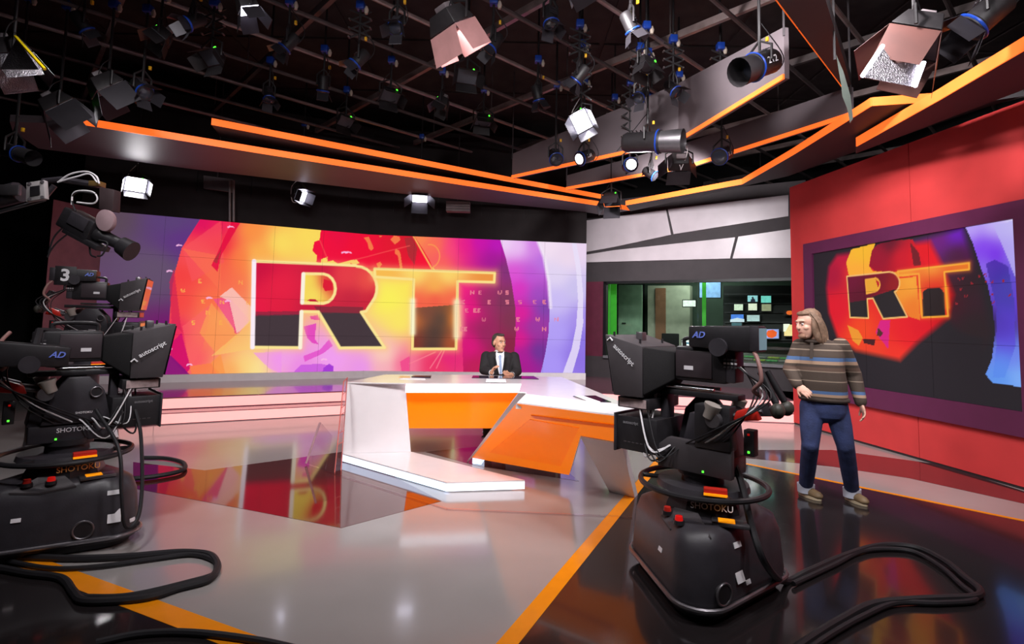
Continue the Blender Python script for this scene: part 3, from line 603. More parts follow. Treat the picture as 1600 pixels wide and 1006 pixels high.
# ================================================================= NEWS DESK
ZD = .89
DWHITE = mat('satin_white_desk', (232,226,228), .22, var=.02, coat=.3)
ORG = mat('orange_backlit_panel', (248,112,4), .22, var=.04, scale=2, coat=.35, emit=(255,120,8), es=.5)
LITW = mat('lit_white_edge', (245,245,255), .4, emit=(245,244,255), es=1.25, var=.01)
LITB = mat('lit_cool_edge', (225,240,255), .4, emit=(205,226,255), es=1.35, var=.01)
DSK = thing('news_desk','angular white news desk with orange panels on a glowing low base','desk')
def up(p, z): return V((p.x,p.y,z))
# low base
zb = .095; bp = [FZ(535,708.5,zb),FZ(698,753.5,zb),FZ(820,750,zb),FZ(642,705.5,zb)]
cin = sum(bp,V((0,0,0)))/4
MB().prism([up(p,zb-.012) for p in bp],(0,0,.012)).build('base_plate', DWHITE, DSK, smooth=False)
for i in (0,1):
    a,b = bp[i],bp[i+1]; MB().prism([up(a,.012),up(b,.012),up(b,zb-.012),up(a,zb-.012)], (up(cin,0)-up((a+b)/2,0)).normalized()*.03).build('glowing_edge', LITB if i==0 else LITW, DSK, smooth=False)
ins = [up(p+(cin-p)*.12,0) for p in bp]; MB().prism(ins,(0,0,zb-.013)).build('plinth', DARKGR, DSK, smooth=False)
# tall white end panel
mb0,mb1 = FZ(535,708.5,zb),FZ(642,706,zb); dm = (mb1-mb0).normalized(); nm = V((-dm.y,dm.x,0))
mt0,mt1 = onplane(541,597,mb0,nm),onplane(633,597.5,mb0,nm); zt_ = ZD-.002; mt0.z = mt1.z = zt_

# table top
A,Bq,Cq,Dq,Eq = FZ(541,597,ZD),FZ(634,598.5,ZD),FZ(815,599,ZD),FZ(806,628,ZD),FZ(965,648,ZD)
Fq,Gq,Hq,Iq,Jq = FZ(1022,655,ZD),FZ(1000,640,ZD),FZ(878,589,ZD),FZ(735,585.5,ZD),FZ(602,585,ZD)
npl = (mb1-mb0).cross(A-mb0).normalized(); Bp = onplane(633,598.3,mb0,npl)
MB().hexa([mb0,mb1,mb1+nm*.22,mb0+nm*.22],[mb0+(A-mb0)*.985,mb0+(Bp-mb0)*.985 if False else mb1+(Bp-mb1)*.985,up(Bq,ZD-.013)+nm*.22,up(A,ZD-.013)+nm*.22]).build('end_panel', DWHITE, DSK, .004, False)
top = [A,Bq,Cq,Dq,Eq,Fq,Gq,Hq,Iq,Jq]
MB().prism([up(p,ZD-.012) for p in top],(0,0,.012)).build('table_top', DWHITE, DSK, smooth=False)
db = (Cq-Bq).normalized(); nb = V((-db.y,db.x,0))
MB().prism([up(Bq,ZD-.105),up(Cq,ZD-.105),up(Cq,ZD-.0125),up(Bq,ZD-.0125)], nb*.05-nb*.0).build('glowing_edge', LITW, DSK, smooth=False)
MB().prism([up(Cq+db*.001,ZD-.14),up(Dq,ZD-.06),up(Dq,ZD-.013),up(Cq,ZD-.013)], (.05,0,0)).build('edge_panel', DWHITE, DSK, smooth=False)
# recessed orange front
pb = Bq+nb*.16
q = [onplane(x,y,pb,nb) for x,y in ((638,669),(785,669),(832,606),(634,606))]
for p in q[2:]: p.z = ZD-.035
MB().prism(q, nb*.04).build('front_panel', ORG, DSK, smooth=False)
# slanted orange slab of the right arm
tl,tr = up(Dq,ZD-.013),up(Eq,ZD-.013); bl = FZ(737,715,.07); ns = (tr-tl).cross(bl-tl).normalized(); ns = ns if ns.y > 0 else -ns
def sp(x,y,off=0): return onplane(x,y,tl,ns)-ns*off
trr = tl+(tr-tl).normalized()*((up(Fq,ZD-.013)-tl).length)
slab = [tl,trr,sp(1022,700),sp(965,690.5),sp(907,680.5),sp(889,742),bl]
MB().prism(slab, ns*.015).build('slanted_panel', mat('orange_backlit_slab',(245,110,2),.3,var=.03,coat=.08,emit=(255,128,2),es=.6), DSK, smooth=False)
MB().prism([p+ns*.0155 for p in slab], ns*.1).build('slab_core', DWHITE, DSK, smooth=False)
MB().prism([sp(811,612),sp(823,613),tl,bl,sp(728,723)], -ns*.012).build('slab_border', DWHITE, DSK, smooth=False)
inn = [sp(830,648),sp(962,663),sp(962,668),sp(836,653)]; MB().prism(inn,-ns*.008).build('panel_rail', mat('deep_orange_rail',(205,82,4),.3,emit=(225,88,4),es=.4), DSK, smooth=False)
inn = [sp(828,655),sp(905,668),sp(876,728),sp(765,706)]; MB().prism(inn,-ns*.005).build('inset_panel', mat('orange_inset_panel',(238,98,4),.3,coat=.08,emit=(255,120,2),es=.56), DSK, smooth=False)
q = [FZ(738,724,.008),FZ(752,726,.008),FZ(757,719,.008),FZ(743,717,.008)]; MB().prism([p for p in q],(0,0,.07)).build('foot', LITB, DSK, smooth=False)
MB().prism([FZ(790,722,0),FZ(868,737,0),FZ(872,728,0),FZ(800,714,0)],(0,0,.12)).build('foot', DARKGR, DSK, smooth=False)
# leaning white leg
lg = [sp(907,680.5,.01),sp(972,692,.01),FZ(992,778,.0),FZ(952,768,.0)]
MB().prism(lg,(.05,.10,0)).build('leg', DWHITE, DSK, smooth=False)
# support under the back
MB().box(((Hq+Iq)/2+V((.42,-.25,-ZD/2-.02))),(.3,.3,ZD-.04)).build('support', mat('dark_plum_support',(70,40,55),.4), DSK, smooth=False)

# things lying on the desk
def flat(name,label,cat,px,z,th,m,group=None): return tag(MB().prism([FZ(x,y,z) for x,y in px],(0,0,th)).build(name,m,None,smooth=False),label,cat,group)
DKG = mat('dark_glass_plate',(40,20,48),.12,coat=.5)
PAPER = mat('paper_white',(240,238,240),.6,var=.02)
flat('desk_monitor','dark purple glass desk monitor lying in front of the presenter','monitor',[(737,590.6),(842,592.6),(834,588),(739,587.3)],ZD+.001,.006,DKG)
flat('desk_monitor','dark slim desk monitor at the left end of the desk','monitor',[(643,589.5),(673,591),(674,588.3),(643,587.8)],ZD+.001,.012,DKG)
flat('paper_stack','white stack of papers in front of the presenter','papers',[(759,597),(791,597.5),(790,593.3),(760,593)],ZD+.008,.012,PAPER)
flat('paper_sheet','white sheet of paper at the left end of the desk','papers',[(624,592.5),(665,593.3),(664,591.3),(630,590.6)],ZD+.001,.003,PAPER)
flat('paper_sheet','small orange tinted card beside the slim dark desk monitor','card',[(622,590.2),(641,590.4),(641,588),(626,587.8)],ZD+.001,.003,mat('tan_card',(226,180,120),.6))
flat('desk_monitor','dark glass tablet on the right arm of the desk','tablet',[(895,619.5),(923,628.5),(955,628.5),(930,618.5)],ZD+.001,.006,DKG)
flat('paper_sheet','white sheet lying across the dark tablet on the right arm','papers',[(898,618.7),(922,628),(938,628),(912,619)],ZD+.008,.004,PAPER)
# clear acrylic guard in front of the desk
ACR = glassmat('clear_acrylic',(.97,.93,.95),.06); ACE = mat('acrylic_edge',(205,170,175),.15,trans=.5)
gd = thing('acrylic_guard','clear acrylic guard rail along the floor in front of the desk','guard')
g0,g1,g2 = FZ(478,727),FZ(697,797),FZ(988,810)
gt0 = P(500,660,g0.y+.12); hh = gt0.z
lean = up(gt0-g0,0)
for a,b in ((g0,g1),(g1,g2)):
    d = (b-a).normalized(); n = V((-d.y,d.x,0))
    MB().prism([a,b,b+n*.02,a+n*.02],(0,0,.012)).build('foot_rail', ACR, gd, smooth=False)
d = (g1-g0).normalized(); ln = V((-d.y,d.x,0))*.1
MB().prism([g0+V((0,0,.02)),g0+d*.35+V((0,0,.02)),g0+d*.3+ln+V((0,0,hh-.1)),g0+lean+V((0,0,hh))],V((-d.y,d.x,0))*.012).build('sheet', ACR, gd, smooth=False)
MB().tube([g0+V((0,0,.02)),g0+lean+V((0,0,hh))],.013,6).build('edge_strip', ACE, gd)
fn = thing('acrylic_fin','upright clear acrylic fin with step reflections painted pink on its edges beside the white end panel','fin')
pf = mb0-dm*.03; f0 = FZ(523,738); nf = V((0,1,0)); f1 = FZ(534,735)
ft0 = P(537,596,f0.y+.12); ft1 = P(543,590,f0.y+.3)
MB().prism([f0,f1,ft1,ft0],(0,.012,0)).build('sheet', ACR, fn, smooth=False)
STEPREFL = mat('acrylic_step_reflection',(235,130,120),.25,trans=.3)  # pink paints the lit steps mirrored in the clear acrylic
for a,b in ((f0,ft0),(f0.lerp(f1,.9),ft0.lerp(ft1,.9)),(ft0,ft1)): MB().tube([a,b],.006,6).build('edge_strip', STEPREFL, fn)
for t_ in (.3,.42,.62,.7,.85): MB().tube([f0.lerp(ft0,t_),f1.lerp(ft1,t_)],.004,5).build('clip', STEPREFL, fn)  # cross lines painted as reflections of the lit steps, no fittings
# ================================================================= STUDIO CAMERAS
GRNLIT = mat('green_light',(60,220,60),.4,emit=(90,255,60),es=1.5)
YELP = mat('amber_display',(250,160,20),.4,emit=(255,150,10),es=.6)
AMBT = mat('amber_ink',(215,150,70),.5); BLUI = mat('blue_ink',(110,130,220),.5)
HOODM = mat('hood_panel_grey',(62,57,60),.6,var=.1,scale=10)
def rtri(r, rc, yaw, n=8):
    out = []
    for k in range(3):
        a = yaw+k*2*PI/3; c = V((math.cos(a)*r,math.sin(a)*r,0))
        for i in range(n+1):
            b = a-PI/3+2*PI/3*i/n; out.append(c+V((math.cos(b)*rc,math.sin(b)*rc,0)))
    return out
def stacked(mb, poly_fn, levels):   # list of (z, scale) of same outline
    vs = []; n = len(poly_fn)
    for z,s_ in levels: vs += [V((p.x*s_,p.y*s_,z)) for p in poly_fn]
    fs = [tuple(range(n-1,-1,-1)),tuple(range((len(levels)-1)*n,len(levels)*n))]
    for k in range(len(levels)-1):
        for i in range(n): fs.append((k*n+i,k*n+(i+1)%n,(k+1)*n+(i+1)%n,(k+1)*n+i))
    return mb.add(vs,fs)
def side_M(d,y,z,s,tilt=0):   # lettering frame on the side wall y = const of the head, readable from outside
    x = V((math.cos(tilt)*-s,0,math.sin(tilt))); return frame((d,y,z),x,V((x.z*s,0,-x.x*s)) if False else V((0,0,1)))
def studio_camera(label, loc, yaw, s, base_yaw, view, hz=0, ring_z=.62, vf=(.04,1.525,0), vfy=0, lod=0, number=None, coldz=0):
    """yaw: where the lens looks; s: +1 when the left side faces the viewer; view: direction (angle) towards the photographer"""
    T = thing('studio_camera', label, 'studio camera', loc)
    bt = rtri(.345,.165,base_yaw)
    base = stacked(MB(),bt,[(.05,.98),(.12,1.0),(.36,.95),(.44,.88),(.475,.74)]).build('pedestal_base', DARKGR, T, .0)
    stacked(MB(),bt,[(.012,.90),(.05,.92)]).build('skirt', RUBBER, base)
    MB().tube([V((p.x*1.03,p.y*1.03,.085)) for p in bt],.014,8,True).build('bumper', MIDGR, base)
    for k in range(3):
        a = base_yaw+k*2*PI/3; c = V((math.cos(a)*.36,math.sin(a)*.36,.03)); MB().cyl(c-V((0,.03,0)),c+V((0,.03,0)),.03,n=12).build('castor', RUBBER, base)
    vd = V((math.cos(view),math.sin(view),0)); vr = V((-vd.y,vd.x,0))      # towards the viewer, viewer's right
    def face(az, z, sc=1.0):  # point on the base side in direction az
        d = V((math.cos(az),math.sin(az),0)); best = 0
        n = len(bt)
        for i in range(n):
            a,b = bt[i],bt[(i+1)%n]; e = b-a; den = d.x*e.y-d.y*e.x
            if abs(den) < 1e-9: continue
            t = (a.x*e.y-a.y*e.x)/den; u = (a.x*d.y-a.y*d.x)/den
            if t > 0 and -1e-6 <= u <= 1+1e-6: best = max(best,t); nn = V((e.y,-e.x,0)).normalized()
        f = 1.0 if z < .12 else (1-.05*(z-.12)/.24 if z < .36 else .95-.07*(z-.36)/.08)
        return d*best*f+V((0,0,z)), nn
    def plate(az,z,w_,h_,m,name='label_plate',th=.004):
        p,n = face(az,z); x = V((-n.y,n.x,0)); n2 = (n+V((0,0,.35))).normalized(); y = n2.cross(x)
        return MB().prism([p-x*w_/2-y*h_/2,p+x*w_/2-y*h_/2,p+x*w_/2+y*h_/2,p-x*w_/2+y*h_/2],n2*th).build(name,m,base,smooth=False)
    plate(view+.55,.22,.075,.085,LABELW); plate(view+.78,.16,.045,.025,LABELW); plate(view+.55,.375,.07,.03,LABELW)
    plate(view-.75,.27,.05,.025,LABELW)
    p,n = face(view+.22,.16); MB().cyl(p-n*.02,p+n*.012,.055,n=16).build('socket', BLACKP, base); MB().ring(p+n*.01,.056,.007,n).build('socket_ring', MIDGR, base)
    # top deck controls
    def deck(az,r,z=.432): z += .04; return V((math.cos(az)*r,math.sin(az)*r,z))
    pl = [face(view-.9,.42)[0],face(view-.5,.40)[0],face(view+.1,.42)[0],deck(view-.1,.25,.44),deck(view-.7,.25,.44)]
    MB().prism([p+V((0,0,.012)) for p in pl],(0,0,.012)).build('control_plate', HOODM, base, smooth=False)
    for az in (-.75,-.35): 
        c = face(view+az,.44)[0]*.93; c.z = .465; MB().cyl(c,c+V((0,0,.022)),.032,.03).build('button_collar', BLACKP, base); MB().cyl(c+V((0,0,.02)),c+V((0,0,.045)),.024,.02).build('stop_button', REDLIT if az > -.5 else RED_K, base)
    c = deck(view+.5,.31,.438); Rz = Matrix.Rotation(view+PI/2,3,'Z'); MB().box(c,(.20,.10,.02),Rz).build('display_bezel', MIDGR, base, .004); MB().box(c+V((0,0,.012))-vr*.02,(.09,.07,.004),Rz).build('amber_display', YELP, base)
    # column collar, column, steering ring
    col = MB().loft([((0,0,.46),.235),((0,0,.50),.225),((0,0,.575),.19),((0,0,.595),.19)],8).build('column_collar', BLACKP, T)
    cm = frame(vd*.222+vr*.04+V((0,0,.505)), vr, V((0,0,1))-vd*.0); cm = frame(vd*.212+vr*.05+V((0,0,.535)),vr,V((0,0,1))+vd*(-.35))
    lettering('SHOTOKU',.05,cm,INKW if s>0 else AMBT,col,bold=.01)
    top = .70+hz
    column = MB().loft([((0,0,.58),.13),((0,0,.60),.13),((0,0,top),.125)],20).build('column', DARKGR, T)
    MB().loft([((0,0,top-.02),.15),((0,0,top+.02),.15)],20).build('column_flange', BLACKP, column)
    rz = ring_z+hz*.75
    rg = MB().ring((0,0,rz),.38,.017,n=48).build('steering_ring', BLACKP, T)
    MB().loft([((0,0,rz-.02),.28),((0,0,rz+.015),.27)],24).build('ring_hub', DARKGR, rg)
    for k in range(3): a = base_yaw+.5+k*2*PI/3; MB().tube([(math.cos(a)*.2,math.sin(a)*.2,rz),(math.cos(a)*.38,math.sin(a)*.38,rz)],.016,6).build('spoke', BLACKP, rg)
    c = vd*.27+vr*.07+V((0,0,rz+.025)); MB().box(c,(.13,.05,.04),Rz).build('red_switch', RED_K, rg, .006); MB().box(c+vd*.03-V((0,0,.012)),(.13,.012,.012),Rz).build('gold_strip', YELP, rg)
    # ---- head (local +X = lens direction)
    H = Matrix.Translation((0,0,hz)) @ Matrix.Rotation(yaw,4,'Z')
    def mb(): return MB().at(H)
    ph = mb().box((0,0,.765),(.46,.24,.12)).build('pan_head', DARKGR, T, .012)
    mb().hexa([(-.24,-.1,.82),(.10,-.1,.82),(.10,.1,.82),(-.24,.1,.82)],[(-.2,-.1,1.06),(.04,-.1,1.06),(.04,.1,1.06),(-.2,.1,1.06)]).build('tilt_housing', DARKGR, ph, .01)
    if s > 0:
        mb().prism([(.22,.12,.71),(.22,.12,.84),(.15,.12,.90),(-.25,.12,.90),(-.25,.12,.71)],(0,.05,0)).build('drive_box', HOODM, ph, .006)
        mb().box((-.14,.13,1.0),(.22,.10,.26)).build('motor_box', BLACKP, ph, .008)
        mb().cyl((.17,.17,.79),(.17,.185,.79),.022,n=14).build('lock_knob', BLACKP, ph)
    for sy in ((-1,1) if s < 0 else (-1,)):
        mb().prism([(-.17,sy*.105,.83),(.22,sy*.105,.83),(.17,sy*.105,1.05),(.08,sy*.105,1.15),(-.04,sy*.105,1.15),(-.12,sy*.105,1.05)],(0,sy*.035,0)).build('side_cheek', DARKGR, ph, .008)
        mb().cyl((.12,sy*.14,1.04),(.12,sy*.155,1.04),.035,n=18).build('dial', BLACKP, ph); mb().ring((.12,sy*.155,1.04),.034,.005,(0,1,0),n=20).build('dial_ring', MIDGR, ph)
        mb().cyl((.12,sy*.12,.77),(.12,sy*.135,.77),.018,n=12).build('lock_knob', BLACKP, ph)
    def slet(txt,size,d,z,y,m,par,tilt=0,bold=.01,shear=0):
        x = V((-s*math.cos(tilt),0,math.sin(tilt))); M_ = frame(V((d,y,z)),x,V((0,0,1))); lettering(txt,size,H @ M_,m,par,bold=bold,shear=shear)
    (slet('SHOTOKU',.042,.02,.785,s*.1215,INKW,ph), slet('SHOTOKU',.02,.06,.9,s*.142,LABELW,ph)) if s < 0 else None
    mb().box((-.08,s*(.121 if s < 0 else .171),.73),(.012,.004,.012)).build('status_light', GRNLIT, ph)
    # plate, rails, camera body
    mb().box((0,0,1.17),(.5,.12,.035)).build('wedge_plate', BLACKP, T, .005)
    for sy in (-.05,.05): mb().cyl((-.1,sy,1.205),(.38,sy,1.205),.011,n=10).build('rail', CHROME, T)
    cb_ = mb().box((-.02,0,1.36),(.34,.15,.22)).build('camera_body', BLACKP, T, .02)
    mb().box((.02,s*.078,1.36),(.24,.012,.17)).build('side_cover', mat('camera_side_cover',(58,50,54),.4,var=.1), cb_, .005)
    mb().box((.05,s*.086,1.335),(.06,.004,.025)).build('label_plate', LABELW, cb_); mb().box((-.21,0,1.36),(.06,.14,.2)).build('rear_adapter', DARKGR, cb_, .01)
    for i in range(4):
        for k in range(3): mb().box((-.245+.022*i,s*.0745,1.40-.022*k),(.014,.006,.012)).build('key', LABELW if k==1 else MIDGR, cb_, smooth=False)
    mb().tube(bez([(.12,0,1.47),(.1,0,1.52),(-.12,0,1.52),(-.14,0,1.47)],4),.014,8).build('top_handle', BLACKP, cb_)
    ln_ = mb().loft([((.14,0,1.34),.055),((.18,0,1.34),.06),((.185,0,1.34),.068),((.215,0,1.34),.068),((.22,0,1.34),.072),((.235,0,1.34),.074)],20).build('lens', BLACKP, T)
    mb().ring((.20,0,1.34),.071,.006,(1,0,0),24).build('focus_ring', MIDGR, ln_)
    # prompter hood: rigid box flaring forward, cloth back to the lens
    hd = mb().hexa([(.30,-.23,1.13),(.50,-.25,1.13),(.50,.25,1.13),(.30,.23,1.13)],[(.30,-.23,1.46),(.56,-.27,1.53),(.56,.27,1.53),(.30,.23,1.46)]).build('prompter_hood', HOODM, T, .004)
    mb().prism([(.506,-.235,1.15),(.506,.235,1.15),(.558,.25,1.515),(.558,-.25,1.515)],(.012,0,-.002)).build('prompter_glass', mat('dark_prompter_glass',(20,20,26),.05,coat=1), hd, smooth=False)
    mb().hexa([(.15,-.075,1.25),(.298,-.225,1.14),(.298,.225,1.14),(.15,.075,1.25)],[(.15,-.075,1.43),(.298,-.225,1.455),(.298,.225,1.455),(.15,.075,1.43)]).build('lens_cloth', CLOTHB, hd, .01)
    x = V((.37,s*.07,.07)).normalized()*(-s); 
    tl_ = V((.42,s*.247,1.40)); M_ = frame(tl_+V((0,s*.012,0)), V((-.20,-.012,-.17)), V((0,s*.06,1)))
    if s < 0: M_ = frame(tl_+V((0,s*.012,-.06)), V((.20,-.012,.12)), V((0,0,1)))
    lettering('autoscript',.046,H @ M_,INKW,hd,bold=.012)
    cl_ = (V((.54,s*.268,1.49)) if s > 0 else V((.335,s*.240,1.25))); mb().tube([cl_,cl_+V((-.02,0,.02)),cl_+V((-.04,0,.0))],.006,5).build('logo_mark', INKW, hd)
    for q in ((.53,.2),(.53,-.1),(.36,.15),(.36,-.15)): mb().cyl((q[0],q[1],1.47 if q[0]<.4 else 1.515),(q[0],q[1],1.505 if q[0]<.4 else 1.55),.008,n=8).build('thumb_screw', BLACKP, hd)
    mb().box((.44,0,1.52),(.05,.06,.06)).build('tally_lamp', MIDGR, hd, .006)
    ck = mb().box((.38,0,1.085),(.24,.40,.07)).build('clock_box', BLACKP, T, .005); mb().box((.385,s*.201,1.085),(.2,.005,.055)).build('clock_face', mat('clock_face_grey',(170,150,150),.4,var=.25,scale=25), ck, smooth=False)
    mb().box((.502,0,1.085),(.006,.30,.05)).build('clock_display', mat('clock_red_digits',(120,30,30),.4,emit=(200,40,30),es=.4), ck, smooth=False)
    mo = mb().box((.36,0,.885),(.30,.40,.22)).build('talent_monitor', BLACKP, T, .008); mb().box((.512,0,.885),(.012,.44,.25)).build('monitor_bezel', DARKGR, mo, .004); mb().box((.519,0,.885),(.004,.39,.2)).build('monitor_screen', mat('monitor_glass',(14,14,18),.08,coat=1), mo, smooth=False)
    slet('autocue' if False else 'autoscript',.028,.40,.955,s*.2015,mat('dim_grey_ink',(120,118,122),.6),mo)
    for k in range(5): mb().box((.32+.03*k,s*.2015,.83),(.02,.003,.006)).build('vent_slot', MIDGR, mo, smooth=False)
    mb().box((.24,0,1.04),(.05,.1,.3)).build('monitor_bracket', DARKGR, T, .006)
    # viewfinder
    vd_,vz,vt = vf
    Hv = H @ Matrix.Translation((vd_,s*vfy,vz)) @ Matrix.Rotation(vt,4,'Y')
    v_ = MB().at(Hv).hexa([(-.40,-.12,-.075),(.0,-.11,-.055),(.0,.11,-.055),(-.40,.12,-.075)],[(-.40,-.12,.085),(.0,-.11,.075),(.0,.11,.075),(-.40,.12,.085)]).build('viewfinder', BLACKP, T, .012)
    MB().at(Hv).box((-.403,0,.005),(.006,.2,.13)).build('viewfinder_screen', mat('viewfinder_glow',(90,110,115),.3,emit=(120,170,180),es=.35), v_, smooth=False)
    MB().at(Hv).box((-.41,s*.115,.01),(.05,.012,.15)).build('screen_hood', DARKGR, v_, .003)
    lettering('AD',.055,Hv @ frame((-.07,s*.1175,.02),(-s,0,0),(0,0,1)),BLUI,v_,bold=.02,shear=.3)
    MB().at(Hv).cyl((-.2,s*.115,-.05),(-.2,s*.14,-.05),.055,n=18).build('pivot_disc', DARKGR, v_)
    mb().tube([(vd_-.2,s*(.09+vfy),vz-.06),(vd_-.15,s*.06,1.47),(-.1,0,1.46)],.025,8).build('viewfinder_arm', BLACKP, T)
    # pan bars with grips and zoom demand
    for sy in (-1,1):
        pb_ = mb().tube(bez([(-.12,sy*.14,1.06),(-.25,sy*.12,1.08),(-.40,sy*.09,1.12)],5),.014,8).build('pan_bar', MIDGR, T)
        mb().cyl((-.47,sy*.07,1.17),(-.38,sy*.05,1.34),.02,n=12).build('grip', RUBBER, pb_)
        mb().cyl((-.16,sy*.15,1.05),(-.16,sy*.22,1.05),.05,.045,n=16).build('clamp_knob', MIDGR, pb_)
        mb().hexa([(-.40,sy*.08,1.07),(-.25,sy*.09,1.05),(-.25,sy*.15,1.05),(-.40,sy*.14,1.07)],[(-.37,sy*.08,1.15),(-.27,sy*.09,1.11),(-.27,sy*.15,1.11),(-.37,sy*.14,1.15)]).build('zoom_control', RED_K if s*sy > 0 else DARKGR, pb_, .01)
        mb().loft([((-.13,sy*.2,1.06),.035),((-.15,sy*.2,1.10),.04),((-.155,sy*.2,1.13),.05),((-.16,sy*.2,1.14),.05)],16).build('drag_knob', mat('beige_knob',(150,142,135),.4), pb_)
        mb().ball((-.48,sy*.08,1.13),(.04,.05,.045)).build('focus_control', mat('dark_olive_rubber',(62,60,54),.5), pb_)
    mb().tube(bez([(-.36,s*.1,1.46),(-.40,s*.14,1.40),(-.42,s*.16,1.30),(-.37,s*.14,1.24),(-.40,s*.1,1.2)],5),.012,8).build('handle_strap', mat('tan_strap',(150,110,105),.5), T)
    cx = mb().box((-.33,s*.08,.93),(.06,.07,.15)).build('control_box', BLACKP, T, .005)
    mb().box((-.33,s*.117,.88),(.012,.004,.012)).build('green_lamp', GRNLIT, cx); mb().box((-.33,s*.117,.98),(.012,.004,.012)).build('red_lamp', REDLIT, cx)
    # cable loops
    rnd = random.Random(int(abs(loc[0])*100))
    for k in range(7 if not lod else 4):
        a = V((.28+rnd.random()*.15,s*(.05+.12*rnd.random()),1.15)); b = V((.02+rnd.random()*.2,s*(.13+.03*rnd.random()),.86)); mid = (a+b)/2+V((.08*rnd.uniform(-1,1),s*.1,-.18-.1*rnd.random()))
        mb().tube(bez([a,mid,b],8),.004+.003*rnd.random(),5).build('cable', LABELW if k%3==0 else RUBBER, T)
    for k in range(5):
        a = V((-.26,s*.05*k*.4,1.36)); b = V((-.1+.05*k,s*.14,.84)); mb().tube(bez([a,a+V((-.1-.03*k,s*.1,-.15)),(a+b)/2+V((-.1,s*.12,-.1)),b],6),.005,5).build('cable', RUBBER if k != 2 else LABELW, T)
    if number:
        nb_ = mb().box((-.25,s*.11,1.52),(.20,.015,.22)).build('number_sign', BLACKP, T, .004); slet(number,.19,-.25,1.52,s*.1195,INKW,nb_,bold=.03)
        mb().cyl((-.25,s*.1,1.36),(-.25,s*.1,1.43),.012,n=8).build('sign_post', BLACKP, T)
    return T
RC = P(1097,600,3.52); RC = V((RC.x,RC.y,0))
def vang(p): return math.atan2(-p.y,-p.x)
RCAM = studio_camera('dark pedestal camera right of the desk, in front of the man in the striped sweater', RC, math.atan2(.69,-.72), 1, math.radians(7), vang(RC))
LC = V((-3.13,3.95,0))
LCAM = studio_camera('nearest dark pedestal camera in the left foreground with coiled floor cable', LC, math.atan2(.70,.71), -1, math.radians(0), vang(LC)+.1, vf=(-.06,1.29,math.radians(5)), vfy=.2, ring_z=.61)
L2 = V((-5.0,6.5,0))
L2CAM = studio_camera('raised pedestal camera with number 3 sign behind the nearest left camera', L2, math.atan2(.45,.89), -1, math.radians(-20), vang(L2)+.1, hz=.50, lod=1, number='3')

# thick cable running down the right camera to the floor, then in loops on the floor
def fl(px,z=.028): p = FZ(px[0],px[1],z); return p
cb1 = [P(1112,640,3.5),P(1135,700,3.42),P(1157,750,3.3),P(1174,820,3.18),P(1196,880,3.12)]
def cable(name,label,pts,r,wob=0,n=8): return tag(MB().tube(bez(pts,n),r,8).build(name,RUBBER),label,'cable','cables on the studio floor')
lp = [(1226,908),(1262,893),(1320,868),(1375,852),(1430,855),(1476,876),(1508,902),(1532,922),(1522,932),(1480,934),(1420,937),(1362,944),(1310,970),(1262,1000),(1220,1030)]
cable('camera_cable','thick black cable hanging down the right camera and looping over the dark floor',cb1+[fl((x,y),.03) for x,y in lp],.021)
lp2 = [(1240,912),(1300,884),(1352,860),(1420,860),(1468,884),(1500,912),(1524,936),(1470,942),(1400,942),(1350,962),(1300,990),(1250,1024)]
cable('floor_cable','second black cable beside the thick camera cable loop on the dark floor',[fl((x,y),.024) for x,y in lp2],.016)
l3 = [(-60,868),(40,870),(120,872),(200,869),(270,863),(305,863),(330,868),(340,885),(326,905),(280,918),(235,932),(180,938),(130,938),(115,925),(95,903),(40,895),(-40,880)]
cable('floor_cable','black cable in a long loop on the pale floor at bottom left',[fl((x,y),.024) for x,y in l3],.022)
l4 = [(-60,858),(30,880),(90,888),(160,884),(240,873),(300,866),(335,876),(336,895),(290,910),(200,930),(120,932)]
cable('floor_cable','thinner black cable inside the long loop at bottom left',[fl((x,y),.02) for x,y in l4],.015)
l5 = [(150,1004),(220,990),(300,988),(400,1000),(470,1015)]
cable('floor_cable','black cable crossing the orange line at the bottom edge',[fl((x,y),.02) for x,y in l5],.018)
l6 = [P(150,640,3.9),P(185,700,3.75),P(190,770,3.7),P(196,822,3.72),P(215,810,3.8),P(222,760,3.9),P(220,680,4.0),P(212,640,4.05)]
cable('hanging_cable','black cable hanging in a deep loop beside the nearest left camera base',l6,.012)
l7 = [fl((225,715)),fl((260,716)),fl((286,723)),fl((286,734)),fl((255,742)),fl((215,747)),fl((195,746))]
cable('floor_cable','black cable curving out on the floor right of the left cameras',l7,.022)

# ---- crane camera, top left
kc = thing('crane_camera','remote camera slung under a crane arm at the upper left','crane camera', P(150,290,5.2))
o_ = V(kc.location)
def kp(x,y,dy=0): return P(x,y,5.2+dy)-o_
arm = MB().tube([kp(-260,372),kp(30,300)],.10,10).build('crane_arm', DARKGR, kc)
MB().tube([kp(-260,392),kp(0,331),kp(70,312)],.018,8).build('arm_rod', MIDGR, kc)
pl = [kp(41,285,-.12),kp(68,281,-.12),kp(70,310,-.12),kp(40,315,-.12)]; pp_ = MB().prism(pl,(0,.05,0)).build('end_plate', mat('pale_grey_casting',(170,165,165),.4), kc, .004)
MB().prism([kp(48,292,-.125),kp(62,290,-.125),kp(63,304,-.125),kp(48,307,-.125)],(0,-.01,0)).build('plate_window', BLACKP, pp_, smooth=False)
for x,y in ((46,287),(66,284),(46,311),(66,308)): MB().cyl(kp(x,y,-.13),kp(x,y,-.11),.015,n=10).build('bolt', MIDGR, pp_)
MB().box(kp(15,297,-.1),(.2,.04,.1)).build('amplifier', MIDGR, kc, .006)
MB().tube([kp(68,283),kp(95,280),kp(150,289)],.03,8).build('boom', DARKGR, kc); MB().tube([kp(70,308),kp(85,290)],.025,8).build('brace', DARKGR, kc)
MB().box(kp(152,288),(.10,.10,.05)).build('pivot_block', mat('brass_block',(150,120,70),.35,.6), kc, .006)
